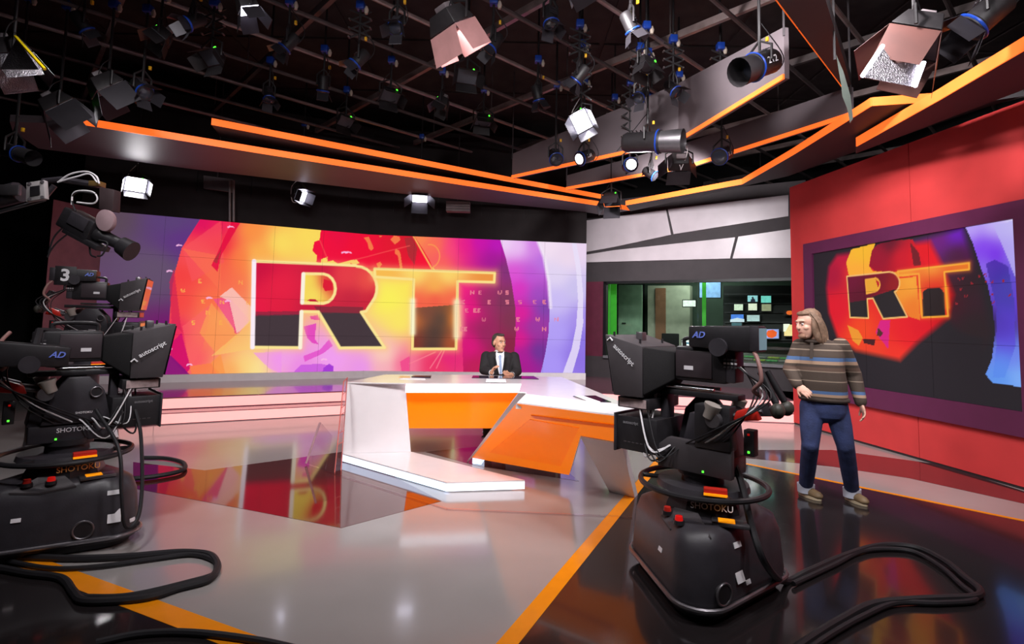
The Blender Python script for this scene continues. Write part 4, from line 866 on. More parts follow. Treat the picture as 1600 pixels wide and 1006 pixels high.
MB().prism([kp(155,292,-.05),kp(178,296,-.05),kp(176,330,-.05),kp(154,326,-.05)],(0,.1,0)).build('yoke_plate', mat('dark_brown_yoke',(56,44,46),.5), kc, .006)
ov = [kp(163+14*math.cos(t),344+17*math.sin(t),-.1) for t in [i*PI/10 for i in range(20)]]; MB().prism(ov,(0,.05,0)).build('tilt_cover', mat('pale_rose_cover',(150,125,130),.5), kc, .004)
cd_ = (kp(205,392,-.05)-kp(118,345,0)).normalized(); Ra = aim(cd_)
bd = MB().box(kp(130,352),(.36,.20,.20),Ra).build('camera_body', BLACKP, kc, .02)
MB().box(kp(122,346,-.11),(.2,.02,.12),Ra).build('side_cover', DARKGR, bd, .004)
MB().loft([(kp(150,364),.075),(kp(160,368),.085),(kp(166,371),.06),(kp(188,382),.055),(kp(190,383),.085),(kp(206,393),.10)],18).build('lens', BLACKP, bd)
MB().box(kp(142,358,-.1),(.012,.01,.12),Ra).build('brass_strip', mat('brass_strip',(170,150,110),.3,.7), bd)
MB().box(kp(135,375,-.02),(.4,.16,.05),Ra).build('camera_plate', BLACKP, bd, .006)
for i,(pts) in enumerate(([(90,285),(110,272),(135,268),(150,275),(155,287)],[(92,284),(120,276),(140,272),(152,285)],[(112,320),(114,303),(125,298),(145,300),(152,310),(145,318),(120,316)],[(118,330),(112,310),(122,300),(150,303)],[(104,350),(85,370),(76,395)],[(110,362),(90,378),(80,390),(74,402)],[(140,385),(142,398),(150,402)],[(155,375),(168,380),(160,398),(152,400)])):
    MB().tube(bez([kp(x,y,-.08) for x,y in pts],6),.008,5).build('cable', LABELW if i < 3 else RUBBER, kc)
# ================================================================= LIGHTING GRID AND LAMPS
ZG = 5.45
BARM = mat('grey_pipe',(150,132,130),.4,.5,var=.2); BARD = mat('dark_pipe',(90,80,80),.5,.4,var=.2)
LBLK = mat('lamp_black',(32,29,31),.5,var=.2,scale=15); DOOR = mat('barn_door_grey',(52,49,54),.4,.4,var=.1)
SILV = mat('silver_foil',(150,146,152),.3,.9,var=.2,scale=12,bump=.6); KNOBW = mat('cream_knob',(190,175,160),.5); YELK = mat('yellow_knob',(225,170,30),.5); PINKD = mat('pale_rose_door',(165,120,118),.5)
gd1 = V((.731,.682,0)); gd2 = V((-.682,.731,0))
GRID = thing('lighting_grid','pipe lighting grid under the black ceiling','lighting grid',(0,0,0))
def clipline(c, d):
    t0,t1 = -40,40
    for ax,lo,hi in ((0,-9.6,8.8),(1,-1.5,15)):
        if abs(d[ax]) < 1e-6: continue
        a,b = (lo-c[ax])/d[ax],(hi-c[ax])/d[ax]; a,b = min(a,b),max(a,b); t0,t1 = max(t0,a),min(t1,b)
    return (c+d*t0,c+d*t1) if t1 > t0+.5 else None
for i in range(-9,13):
    s = clipline(gd2*(i*.95)+V((0,4,0)),gd1)
    if s: MB().tube([s[0]+V((0,0,ZG)),s[1]+V((0,0,ZG))],.03,8).build('bar', BARM if i%2 else BARD, GRID)
for i in range(-6,9):
    s = clipline(gd1*(i*1.9)+V((0,4,0)),gd2)
    if s: MB().box((s[0]+s[1])/2+V((0,0,ZG+.13)),((s[1]-s[0]).length,.06,.1),R=Matrix.Rotation(math.atan2(gd2.y,gd2.x),3,'Z')).build('track', BARM if i%3 else BARD, GRID)
for i in range(-9,13,2):
    for k in range(-6,9,2):
        p = gd2*(i*.95)+gd1*(k*1.9)+V((0,4,0))
        if -9 < p.x < 8.5 and -1 < p.y < 14: MB().cyl(p+V((0,0,ZG)),p+V((0,0,6.4)),.012,n=6).build('suspension_rod', BARD, GRID)
def hang(T, p, pr=.016):   # drop from the grid: scissor pantograph or rod
    MB().cyl((0,0,.0),(0,0,6.38-p.z),pr,n=8).build('hanger', LBLK, T)
    MB().box((0,0,ZG-p.z),(.1,.1,.1)).build('grid_clamp', BLUEP, T, .01)
    MB().loft([((0.07,0,ZG-p.z-.1),.018),((.07,0,ZG-p.z-.05),.03),((.07,0,ZG-p.z),.012)],8).build('pull_knob', KNOBW, T)
def scissor(T, z0, z1, wd=.13, n=None):
    n = n or max(3,int((z1-z0)/.16)); h = (z1-z0)/n
    for k in range(n):
        a = z0+k*h
        for sx in (-1,1):
            MB().box((0,sx*.02,a+h/2),(.022,.008,math.hypot(2*wd,h)),R=Matrix.Rotation(sx*math.atan2(2*wd,h),3,'Y')).build('scissor_arm', LBLK, T, smooth=False)
        for sx in (-1,1): MB().tube([(sx*wd,-.025,a),(sx*wd,.025,a)],.012,6).build('pivot_pin', BARD, T)
def yoke(T, R, w_, z_=0):
    MB().tube([R @ V((0,-w_/2,0)),(R @ V((0,-w_/2,0)))*1+V((0,0,.16)),V((0,0,.26)),(R @ V((0,w_/2,0)))+V((0,0,.16)),R @ V((0,w_/2,0))],.014,6).build('yoke', LBLK, T)
def doors(T, R, x, w_, h_, ang=(.5,.5,.4,.4), L=.24, m=None, nm='barn_door'):
    m = m or DOOR
    for sy,a in ((1,ang[0]),(-1,ang[1])):    # left and right
        e = V((math.cos(a)*L,sy*math.sin(a)*L,0)); q = [V((x,sy*w_/2,-h_/2)),V((x,sy*w_/2,h_/2)),V((x,sy*w_/2,h_/2*.92))+e,V((x,sy*w_/2,-h_/2*.92))+e]; MB().prism([R @ v for v in q],R @ V((.003,sy*.004,0))).build(nm, m, T, smooth=False)
    for sz,a in ((1,ang[2]),(-1,ang[3])):
        e = V((math.cos(a)*L,0,sz*math.sin(a)*L)); q = [V((x,-w_/2,sz*h_/2)),V((x,w_/2,sz*h_/2)),V((x,w_/2*1.05,sz*h_/2))+e,V((x,-w_/2*1.05,sz*h_/2))+e]; MB().prism([R @ v for v in q],R @ V((.003,0,sz*.004))).build(nm, m, T, smooth=False)
def beam(T, R, x, e, size, col, spread=110):
    l = bpy.data.lights.new('lamp_light','AREA'); l.energy = e; l.size = size; l.color = col; l.spread = math.radians(spread)
    o = bpy.data.objects.new('lamp_light', l); C.objects.link(o); o.parent = T; o.location = R @ V((x,0,0)); o.rotation_euler = (R @ V((-1,0,0))).to_track_quat('Z','Y').to_euler()
def softlight(label, p, d, w_=.42, h_=.30, dep=.16, e=0, lit=False, num=None, dm=None, ang=(.5,.5,.4,.4), dl=.24, foil=False, sz=None, col=(1,.96,.97), roll=0, group='soft lamps on the grid'):
    T = thing('soft_lamp', label, 'studio lamp', p, group=group); R = aim(d) @ Matrix.Rotation(roll,3,'X')
    hs = MB().hexa([R @ V((-dep,-w_*.35,-h_*.35)),R @ V((0,-w_/2,-h_/2)),R @ V((0,w_/2,-h_/2)),R @ V((-dep,w_*.35,-h_*.35))],[R @ V((-dep,-w_*.35,h_*.35)),R @ V((0,-w_/2,h_/2)),R @ V((0,w_/2,h_/2)),R @ V((-dep,w_*.35,h_*.35))]).build('housing', LBLK, T, .008)
    MB().box(R @ V((.004,0,0)),(.006,w_*.92,h_*.9),R).build('lamp_face', LAMPLIT if lit else mat('unlit_diffuser',(70,70,78),.5), T, smooth=False)
    MB().box(R @ V((-dep-.03,0,0)),(.05,w_*.4,h_*.3),R).build('ballast', mat('grey_ballast',(105,95,98),.5), hs, .006)
    MB().box(R @ V((-dep*.5,w_*.3,h_*.44)),(.03,.02,.015),R).build('status_light', GRNLIT, hs)
    doors(T, R, .012, w_, h_, ang, dl, dm)
    if foil:
        q = [V((.02,-w_*.55,-h_*.55)),V((.02,w_*.55,-h_*.55)),V((.34,w_*.8,-h_*.75)),V((.34,-w_*.8,-h_*.75))]; MB().prism([R @ v for v in q],R @ V((0,0,-.006))).build('foil_flag', SILV, T, smooth=False)
    yoke(T, R, w_+.06); hang(T, V(p)) ; scissor(T, .3, ZG-p[2]-.06) if sz else None
    MB().tube(bez([R @ V((-dep,.05,0)),(R @ V((-dep,.05,0)))+V((.05,0,-.14)),(R @ V((-dep,-.03,0)))+V((-.02,0,-.16)),(R @ V((-dep,-.1,.02)))+V((0,0,.1)),V((.02,0,.4))],6),.006,5).build('cable', LABELW if lit else RUBBER, T)
    if num: lettering(num,h_*.32,frame(R @ V((-dep*.4,-w_*.44 if d[0]<=0 else w_*.44,0)),R @ V((1 if d[0]>0 else -1,0,0)) if False else V((1,0,.0)),V((0,0,1))),INKW,hs)
    if e: beam(T, R, .03, e, min(w_,h_), col)
    return T
def fresnel(label, p, d, r=.1, L=.28, e=0, lit=False, num=None, door=True, sz=None, col=(1,.96,.97), ringm=None, group='spot lamps on the grid', hood=0, spread=50):
    T = thing('spot_lamp', label, 'studio lamp', p, group=group); R = aim(d)
    b = MB().loft([(R @ V((-L*.7,0,0)),r*.75),(R @ V((-L*.6,0,0)),r*.95),(R @ V((L*.2,0,0)),r*.95),(R @ V((L*.25,0,0)),r*1.08),(R @ V((L*.38,0,0)),r*1.08)],18).build('housing', LBLK, T)
    MB().ring(R @ V((L*.3,0,0)),r*1.08,.012,R @ V((1,0,0)),24,6).build('filter_ring', ringm or BLUEP, b)
    MB().loft([(R @ V((L*.36,0,0)),r*.95),(R @ V((L*.41,0,0)),r*.6)],18).build('lens', LAMPLIT if lit else mat('lamp_lens',(46,48,58),.12,coat=.5), T)
    for k in range(4): MB().box(R @ V((-L*.45+k*L*.12,0,r*.98)),(.012,r*1.2,.01),R).build('cooling_fin', DARKGR, b, smooth=False)
    if hood: MB().loft([(R @ V((L*.38,0,0)),r*1.0),(R @ V((L*.38+hood,0,0)),r*1.12)],18,False).build('snoot', MIDGR if hood > .2 else LBLK, T)
    if door: doors(T, R, L*.4, r*1.9, r*1.9, (.5,.5,.5,.5), r*1.6)
    yoke(T, R, r*2.3); hang(T, V(p)); scissor(T, .3, ZG-p[2]-.06) if sz else None
    MB().box((.08,0,.28),(.03,.03,.05)).build('yellow_knob', YELK, T, .006)
    MB().tube(bez([R @ V((-L*.7,0,0)),(R @ V((-L*.9,0,0)))+V((0,0,-.12)),(R @ V((-L*.8,0,0)))+V((.08,0,.05)),V((.02,0,.45))],6),.006,5).build('cable', RUBBER, T)
    if num:
        y = (R @ V((0,1,0))); sgn = -1 if y.y > 0 else 1; n_ = y*sgn; x_ = n_.cross(R @ V((0,0,1)))*-1
        lettering(num,r*.75,frame(R @ V((-L*.15,0,0))+n_*r*.97,(R @ V((0,0,1))).cross(n_),R @ V((0,0,1))),INKW,b)
    if e: beam(T, R, L*.45, e, r*1.5, col, spread)
    return T
def at(px,py,z): return FZ(px,py,z)
def to(p, q): return (V(q)-V(p)).normalized()
DSKP = V((-.2,7.2,1.0))
# --- lamps seen in the photo
p = at(92,172,4.1); softlight('grey soft lamp with open doors hanging at far left below another', p, (.55,.45,-.75), .5,.36, ang=(.25,.3,.2,.5), dl=.3, e=14)
p = at(168,140,4.35); softlight('dark soft lamp second from the left edge, beside a blue ringed spot', p, (.5,.5,-.8), .42,.34, ang=(.4,.3,.3,.5), dl=.28)
p = at(222,140,4.4); fresnel('blue ringed spot lamp beside the second soft lamp at far left', p, (.6,-.3,-.5), .09,.26, lit=False)
p = at(18,92,4.0); tl1 = softlight('foil flagged soft lamp with a yellow door edge at the left border', p, (.3,.3,-.9), .4,.3, dm=SILV, ang=(.3,.3,.3,.6))
MB().tube([P(24,57,p.y-.25)-p,P(70,108,p.y-.3)-p],.014,6).build('yellow_door_edge', mat('yellow_edge',(250,215,20),.4), tl1); MB().prism([P(26,60,p.y-.25)-p,P(60,108,p.y-.28)-p,P(0,108,p.y-.28)-p],(0,.006,0)).build('foil_flag', SILV, tl1, smooth=False)
p = at(22,238,3.5); fresnel('blue ringed spot lamp with long snoot at the left border', p, (.85,-.25,-.25), .085,.3, door=False, hood=.24)
p = P(212,289,9.6); softlight('lit soft lamp behind the canopy at upper left', p, (.55,-.55,-.4), .34,.26, lit=True, ang=(.2,.3,.3,.2), dl=.2, e=8)
p = P(470,306,10.6); softlight('lit soft lamp behind the canopy above the R of the screen', p, (.75,-.3,-.3), .28,.22, lit=True, ang=(.2,.2,.3,.2), dl=.18, num='107')
p = P(656,309,11.2); softlight('half hidden lit lamp tucked under the canopy edge', p, (.1,-.6,-.6), .32,.24, lit=True, ang=(.6,.6,.4,.4), dl=.26)
p = P(388,16,5.2); softlight('bright edged lamp with pale doors at the top edge', p, (.3,.2,-.8), .22,.18, lit=True, dl=.16)
p = at(706,42,4.5); softlight('large soft lamp with rose coloured door at the top centre', p, (.4,.35,-.75), .42,.28, dm=PINKD, ang=(.15,.25,.2,.3), dl=.28, e=16)
p = at(908,190,4.35); softlight('bright white soft lamp above the right end of the long canopy', p, (.1,-.75,-.6), .24,.30, lit=True, ang=(.3,.6,.4,.3), dl=.16, sz=1, e=14, roll=.6)
p = at(1012,222,4.15); fresnel('long profile spot with a wide grey snoot in the middle of the grid', p, (.85,-.5,-.12), .15,.5, door=False, hood=.3, num=None)
p = at(1187,102,4.3); fresnel('spot lamp numbered 212 above the fascia', p, (-.8,-.35,-.42), .13,.32, num='212', door=False, hood=.2)
p = at(1128,243,4.1); fresnel('spot lamp numbered 230 below the fascia edge', p, (-.6,-.6,-.4), .11,.3, num='230', door=False)
p = at(912,246,4.2); fresnel('blue ringed spot lamp numbered 231 left of the profile spot', p, (-.7,-.5,-.4), .10,.28, num='231', door=False, lit=True)
p = at(868,246,4.25); fresnel('open blue ringed lamp at the far end of the spot row', p, (.1,-.6,-.5), .10,.26, door=False)
p = at(984,258,4.1); fresnel('small lit spot lamp facing the lens, under the profile spot', p, (.05,-.95,-.15), .10,.24, lit=True, door=False, sz=1, e=8)
p = at(955,314,3.9); softlight('dark barn door lamp hanging at the tip of the long canopy', p, (-.2,-.5,-.8), .30,.28, ang=(.3,.3,.2,.3), dl=.24)
p = at(1018,272,4.1); fresnel('small dark spot with yellow knob right of the small lit spot', p, (.6,-.4,-.5), .08,.22, door=False)
p = at(1430,66,4.0); tl2 = softlight('big soft lamp numbered 102 wrapped with silver foil at upper right', p, (-.35,.25,-.85), .62,.36, num='102', ang=(.2,.2,.5,.3), dl=.3, e=16, dm=mat('brown_rose_door',(84,46,40),.5))
ff = [P(x,y,p.y-.2)-p for x,y in ((1378,72),(1346,120),(1428,136),(1442,98),(1396,98))]; MB().prism(ff,(.0,.01,.0)).build('foil_flag', SILV, tl2, smooth=False)
for a,b in ((0,1),(2,3)): MB().tube([ff[a]-V((0,.01,0)),ff[b]-V((0,.01,0))],.016,6).build('bright_edge', LAMPLIT, tl2)  # foil edges glow like a lamp face only to look bright
p = at(1322,100,4.25); pd = thing('reflector_blade','narrow curved metal blade hanging at the end of the overhead beam','reflector',p)
bl_ = [(1306,84),(1318,112),(1329,150),(1333,185),(1328,192),(1324,170),(1316,150),(1314,130)]; MB().prism([P(x,y,p.y)-p for x,y in bl_],(.02,.03,0)).build('blade', mat('pale_green_metal',(96,104,98),.35,.6), pd, smooth=False); MB().cyl((-.1,.02,.05),(-.1,.02,6.38-p.z),.012,n=6).build('hanger', LBLK, pd)
p = at(1535,28,4.2); fresnel('dark spot lamp with a bright rim at the top right', p, (-.6,.3,-.6), .12,.3, door=True)
# --- dark lamps further up in the grid
DK = [(330,90,1),(450,70,0),(560,95,1),(620,40,0),(505,135,0),(690,165,0),(755,190,0),(905,120,1),(1000,150,1),(1052,140,1),(1126,150,1),(300,35,0),(420,150,0),(860,30,0),(985,40,0),(1010,105,0),(610,150,0),(250,60,0),(770,70,0),(840,150,0),(540,190,0),(960,215,1),(130,40,0),(730,120,0)]
pos_words = ['above the left canopy end','left of the top centre','over the middle of the upper canopy','near the top edge','over the R letter','over the T letter','near the canopy end','above the bright white lamp','behind the profile spot','above the profile spot','left of the lamp numbered 212','near the top left','over the left half of the canopy','right of the large rose lamp','high in the right half','amid the right pantographs','over the gap of R and T','in the upper left quarter','right of the rose door lamp','over the canopy tip','low over the upper canopy','just above the canopy tip','in the upper left corner','below the rose door lamp']
for (x,y,z_),wd_ in zip(DK,pos_words):
    p = at(x,y,4.75 if z_ else 4.9); ds = (random.uniform(-.6,.6),random.uniform(-.7,.4),-.7)
    if random.random() < .65: fresnel('dark unlit spot lamp hanging in the grid '+wd_, p, ds, .075, .22, sz=z_, group='dark lamps up in the grid')
    else: softlight('dark unlit soft lamp hanging in the grid '+wd_, p, ds, .28, .2, .12, sz=z_, dm=LBLK, dl=.14, group='dark lamps up in the grid')
# --- key lamps on the grid in front of the set (over the photographer); added ones brighten red wall and grey panels
for i,(loc,tgt,e) in enumerate((((-2.4,2.2,4.6),(-1.2,7,.8),55),((-.4,1.6,4.7),(-.2,7,.9),60),((1.6,1.8,4.6),(.6,6.5,.8),50),((3.0,1.2,4.6),(3.3,6.5,1.0),50),((2.2,3.9,4.95),(4.9,7.5,2.0),80),((.6,5.0,5.0),(4.8,8.2,2.6),75),((2.5,8.1,4.05),(3.0,11.3,3.1),85),((-3.4,4.6,4.8),(-5.2,9.0,.3),25))):
    softlight(('key lamp hung over the photographer, far left','key lamp hung over the photographer, left of centre','key lamp hung over the photographer, right of centre','key lamp hung over the photographer, far right','added dark backed lamp at the top edge brightening the red wall','added dark backed lamp right of the rose lamp brightening the red wall','added dark backed lamp below the fascia brightening the grey panels','dark backed lamp in the left grid aimed at the steps')[i], loc, to(loc,tgt), .6 if i < 4 else .34,.45 if i < 4 else .26, lit=True, e=e, group='key lamps of the set')
# red wall wash lamps above the canopy are added to brighten it, hung from the same grid
# ================================================================= PEOPLE
def limb(mb, pts, n=14):   # chain of (point, radius): continuous tapered tube with round ends
    P_ = [V(p) for p,_ in pts]; R_ = [r for _,r in pts]; pp = []; rr = []
    for i in range(len(P_)-1):
        for k in range(4):
            t = k/4; pp.append(P_[i].lerp(P_[i+1],t)); rr.append(R_[i]*(1-t)+R_[i+1]*t)
    pp.append(P_[-1]); rr.append(R_[-1]); mb.tube(pp,0,n,rr=rr); mb.ball(P_[0],R_[0],12,8); mb.ball(P_[-1],R_[-1],12,8)
    for p,r in zip(P_[1:-1],R_[1:-1]): mb.ball(p,r,12,8)
def eloft(mb, rings, n=20):   # rings: (centre, half axis a, half axis b) as vectors
    vs = []; fs = []
    for c,a,b in rings:
        for i in range(n):
            t = 2*PI*i/n; co,si = math.cos(t),math.sin(t); e = .8
            vs.append(V(c)+V(a)*math.copysign(abs(co)**e,co)+V(b)*math.copysign(abs(si)**e,si))
    for k in range(len(rings)-1):
        for i in range(n): fs.append((k*n+i,k*n+(i+1)%n,(k+1)*n+(i+1)%n,(k+1)*n+i))
    fs += [tuple(range(n-1,-1,-1)),tuple(range((len(rings)-1)*n,len(rings)*n))]; mb.add(vs,fs)
def fused(name, mb, m, parent, vox, sm=3):   # one continuous surface from overlapping volumes
    me = mb.mesh(name); o = bpy.data.objects.new(name, me); C.objects.link(o)
    bm = bmesh.new(); bm.from_mesh(me); bmesh.ops.recalc_face_normals(bm,faces=bm.faces); bm.to_mesh(me); bm.free()
    md = o.modifiers.new('r','REMESH'); md.mode = 'VOXEL'; md.voxel_size = vox
    ms = o.modifiers.new('s','SMOOTH'); ms.iterations = sm; ms.factor = .5
    me2 = bpy.data.meshes.new_from_object(o.evaluated_get(bpy.context.evaluated_depsgraph_get())); bpy.data.objects.remove(o); me2.name = name
    me2.materials.clear(); return link(name, me2, m, parent, 0, True, 3.0)
def head_vol(mb, c, R, k=1.0):   # R: +X is where the face looks; c: middle of the head
    def L(x,y,z): return V(c)+(R @ V((x,y,z)))*k
    def B(x,y,z,r): mb.ball(L(x,y,z),V(r)*k,16,12,R)
    B(-.015,0,.035,(.098,.075,.088)); B(.02,0,-.035,(.075,.062,.085)); B(.035,0,-.085,(.05,.045,.038)); B(.0,0,-.06,(.06,.055,.05))
    mb.loft([(L(.088,0,.025),.009*k),(L(.104,0,-.012),.014*k),(L(.10,0,-.022),.016*k)],8)      # nose
    B(.103,0,-.022,(.013,.018,.011)); B(.078,0,.036,(.02,.05,.014))                            # nostrils, brow
    B(.082,0,-.052,(.012,.026,.008)); B(.080,0,-.066,(.012,.022,.009)); B(.072,0,-.098,(.018,.02,.016))   # lips, chin
    for s_ in (-1,1): B(.055,s_*.042,-.022,(.026,.02,.022)); B(-.01,s_*.078,-.005,(.022,.012,.034))        # cheeks, ears
def face_parts(parent, c, R, k, brow, eye=(60,60,70)):
    def L(x,y,z): return V(c)+(R @ V((x,y,z)))*k
    for s_ in (-1,1):
        e = MB().ball(L(.0785,s_*.031,.012),.0095*k,12,8).build('eye', mat('eye_white',(225,220,215),.3), parent)
        MB().ball(L(.0855,s_*.032,.012),.0052*k,8,6).build('iris', mat('iris_%d_%d_%d'%eye,eye,.2), e)
        MB().tube([L(.094,s_*.014,.036),L(.091,s_*.032,.040),L(.078,s_*.052,.036)],.0035*k,6).build('eyebrow', brow, parent)
    MB().tube([L(.083,-.024,-.058),L(.0935,-.010,-.059),L(.0935,.010,-.059),L(.083,.024,-.058)],.0035*k,6).build('mouth', mat('lip_red',(150,82,78),.5), parent)
def hand_vol(mb, w_, dirn, palm_n, k=1.0, curl=.5, thumb=1):
    """w_: wrist; dirn: along the hand; palm_n: palm normal; five fingers of unequal length"""
    d = V(dirn).normalized(); n = V(palm_n); n = (n-d*n.dot(d)).normalized(); sd = d.cross(n)*thumb; w_ = V(w_)
    Rh = Matrix((d,sd,n)).transposed()
    mb.ball(w_+d*.045*k,V((.052,.042,.017))*k,14,10,Rh)
    for i,(off,L_) in enumerate(((.033,.070),(.011,.080),(-.011,.075),(-.032,.058))):
        p0 = w_+d*.075*k+sd*off*k; a = curl*.5; v1 = (d*math.cos(a)+n*math.sin(a)); a2 = curl*1.3; v2 = (d*math.cos(a2)+n*math.sin(a2)); a3 = curl*1.9; v3 = (d*math.cos(a3)+n*math.sin(a3))
        p1 = p0+v1*L_*.45*k; p2 = p1+v2*L_*.32*k; p3 = p2+v3*L_*.25*k
        limb(mb,[(p0,.0088*k),(p1,.0082*k),(p2,.0078*k),(p3,.007*k)],8)
    t0 = w_+d*.03*k+sd*.032*k; t1 = t0+(d*.6+sd*.7+n*.3).normalized()*.035*k; t2 = t1+(d*.9+sd*.2+n*.4).normalized()*.03*k
    limb(mb,[(t0,.013*k),(t1,.010*k),(t2,.009*k)],8)
SKIN = mat('skin',(208,160,140),.5,var=.06,scale=10); SKIN2 = mat('skin_tan',(214,158,128),.5,var=.05,scale=10)

# ---------------- man in the striped sweater
YT = 5.0
def J(x,y,dy=0): return P(x,y,YT+dy)
t0 = (FZ(1262,783)+FZ(1338,792))/2; t0.z = 0
MAN = thing('person','standing man with shoulder length hair, striped brown sweater, jeans and boots','person',t0)
def j(x,y,dy=0): return J(x,y,dy)-t0
chest = V((-.62,-.78,0)).normalized(); across = V((-chest.y,chest.x,0))   # across: towards screen right
hd_c = j(1262,507,.0); Rf = aim(V((-.93,-.22,-.12)))
shL,elL,wrL = j(1247,541,.10),j(1234,577,.08),j(1247,603,-.06)
shR,elR,wrR = j(1313,541,-.06),j(1334,586,-.02),j(1346,632,-.10)
hipL,knL,anL = j(1268,634,.04),j(1266,695,-.02),V((FZ(1264,778).x,FZ(1264,778).y+.05,.10))-t0
hipR,knR,anR = j(1306,634,-.02),j(1321,697,-.06),V((FZ(1337,786).x,FZ(1337,786).y+.05,.10))-t0
def ring(x,y,dy,wa,wb): return (j(x,y,dy),across*wa,chest*wb)
tor = [ring(1288,642,0,.165,.115),ring(1287,622,0,.185,.135),ring(1285,598,0,.19,.145),ring(1282,575,0,.185,.135),ring(1281,556,0,.19,.125),ring(1281,542,.01,.175,.105),ring(1279,533,.01,.11,.08),ring(1277,527,.01,.06,.06)]
body = MB(); eloft(body,[(c,a*.92,b*.9) for c,a,b in tor]); limb(body,[(j(1277,535,.01),.058),(j(1268,515,.01),.052)]); head_vol(body,hd_c,Rf,1.06)
limb(body,[(shL,.055),(elL,.042),(wrL,.03)]); limb(body,[(shR,.055),(elR,.042),(wrR,.03)])
limb(body,[(hipL,.08),(knL,.055),(anL,.04)]); limb(body,[(hipR,.08),(knR,.055),(anR,.04)])
hand_vol(body,wrL,j(1262,614,-.14)-wrL,V((.5,.6,-.5)),.9,.32,-1); hand_vol(body,wrR,j(1352,652,-.14)-wrR,V((-.8,.3,.1)),1.0,.55,1)
bo = fused('body',body,SKIN,MAN,.0055,2); face_parts(bo,hd_c,Rf,1.06,mat('brown_brow',(140,108,88),.8))
# sweater with woven stripes
def stripe_mat():
    m = bpy.data.materials.new('striped_knit'); m.use_nodes = True; nt = m.node_tree; b = nt.nodes['Principled BSDF']; b.inputs['Roughness'].default_value = .9
    tc = nt.nodes.new('ShaderNodeTexCoord'); sx = nt.nodes.new('ShaderNodeSeparateXYZ'); nt.links.new(tc.outputs['Object'],sx.inputs[0])
    mr = nt.nodes.new('ShaderNodeMapRange'); mr.inputs[1].default_value = .85; mr.inputs[2].default_value = 1.55; nt.links.new(sx.outputs['Z'],mr.inputs[0])
    cr_ = nt.nodes.new('ShaderNodeValToRGB'); cr_.color_ramp.interpolation = 'CONSTANT'; E_ = cr_.color_ramp.elements
    br,br2,bl,tn,lt = (66,54,46),(88,68,58),(70,98,140),(158,130,108),(134,118,104)
    st = [(0,br),(.04,br2),(.13,br),(.21,tn),(.245,bl),(.285,br),(.40,lt),(.412,br),(.52,lt),(.532,br2),(.58,br),(.615,tn),(.66,bl),(.705,br),(.79,lt),(.805,br),(.875,lt),(.885,br),(.93,tn),(.945,br2)]
    while len(E_) > 1: E_.remove(E_[0])
    E_[0].position = 0; E_[0].color = (*S(st[0][1]),1)
    for p_,c in st[1:]: e = E_.new(p_); e.color = (*S(c),1)
    nt.links.new(mr.outputs[0],cr_.inputs[0])
    nz = nt.nodes.new('ShaderNodeTexNoise'); nz.inputs['Scale'].default_value = 120; nt.links.new(tc.outputs['Object'],nz.inputs['Vector']); bp = nt.nodes.new('ShaderNodeBump'); bp.inputs['Strength'].default_value = .4; bp.inputs['Distance'].default_value = .004
    nt.links.new(nz.outputs[0],bp.inputs['Height']); nt.links.new(bp.outputs[0],b.inputs['Normal']); nt.links.new(cr_.outputs[0],b.inputs['Base Color']); return m
sw = MB(); eloft(sw,[(c,a*1.04,b*1.05) for c,a,b in tor[1:]]); 
limb(sw,[(shL+V((.02,0,.0)),.075),(elL,.062),(elL.lerp(wrL,.75),.05),(elL.lerp(wrL,.9),.047)]); limb(sw,[(shR,.078),(elR,.066),(elR.lerp(wrR,.8),.052),(elR.lerp(wrR,.9),.05)])
so = fused('sweater',sw,stripe_mat(),MAN,.008,4)
SWB = mat('dark_brown_knit',(54,44,38),.9)
cl2 = j(1272,530,.0); MB().tube([cl2+(across*math.cos(t)*.085+chest*math.sin(t)*.075)+V((0,0,-.02*math.sin(t))) for t in [i*PI/8 for i in range(16)]],.014,8,True).build('collar', SWB, so)
q0 = j(1272,535,0)+chest*.105; MB().prism([q0+across*-.012,q0+across*.014,q0+across*.012+V((0,0,-.14))+chest*.045,q0+across*-.012+V((0,0,-.14))+chest*.045],chest*.006).build('button_placket', SWB, so, smooth=False)
for w0,w1 in ((elL,wrL),(elR,wrR)): MB().cyl(w0.lerp(w1,.86),w0.lerp(w1,1.0),.044,.04,n=16).build('cuff', SWB, so)
hem = tor[1]; MB().tube([hem[0]+hem[1]*1.02*math.cos(t)+hem[2]*1.03*math.sin(t)+V((0,0,-.005)) for t in [i*PI/12 for i in range(24)]],.02,8,True).build('hem', SWB, so)
# jeans
DEN = mat('blue_denim',(44,54,92),.85,var=.35,scale=9,bump=.3); jn = MB()
eloft(jn,[(tor[0][0]+V((0,0,-.10)),across*.06,chest*.06),(tor[0][0]+V((0,0,-.05)),across*.155,chest*.11),(tor[0][0],across*.178,chest*.125),(tor[1][0]+V((0,0,-.02)),across*.175,chest*.125)])
limb(jn,[(hipL,.1),(hipL.lerp(knL,.5),.092),(knL,.073),(knL.lerp(anL,.5),.07),(anL+V((0,0,.0)),.062)]); limb(jn,[(hipR,.1),(hipR.lerp(knR,.5),.092),(knR,.073),(knR.lerp(anR,.5),.07),(anR,.062)])
je = fused('jeans',jn,DEN,MAN,.009,4)
for a_ in (anL,anR): MB().loft([(a_+V((0,0,-.06)),.074),(a_+V((0,0,.02)),.077)],16).build('turned_cuff', mat('pale_denim',(165,168,180),.85), je)
BOOT = mat('tan_leather',(112,92,66),.6,var=.2,scale=12); SOLE = mat('pale_sole',(160,145,120),.7)
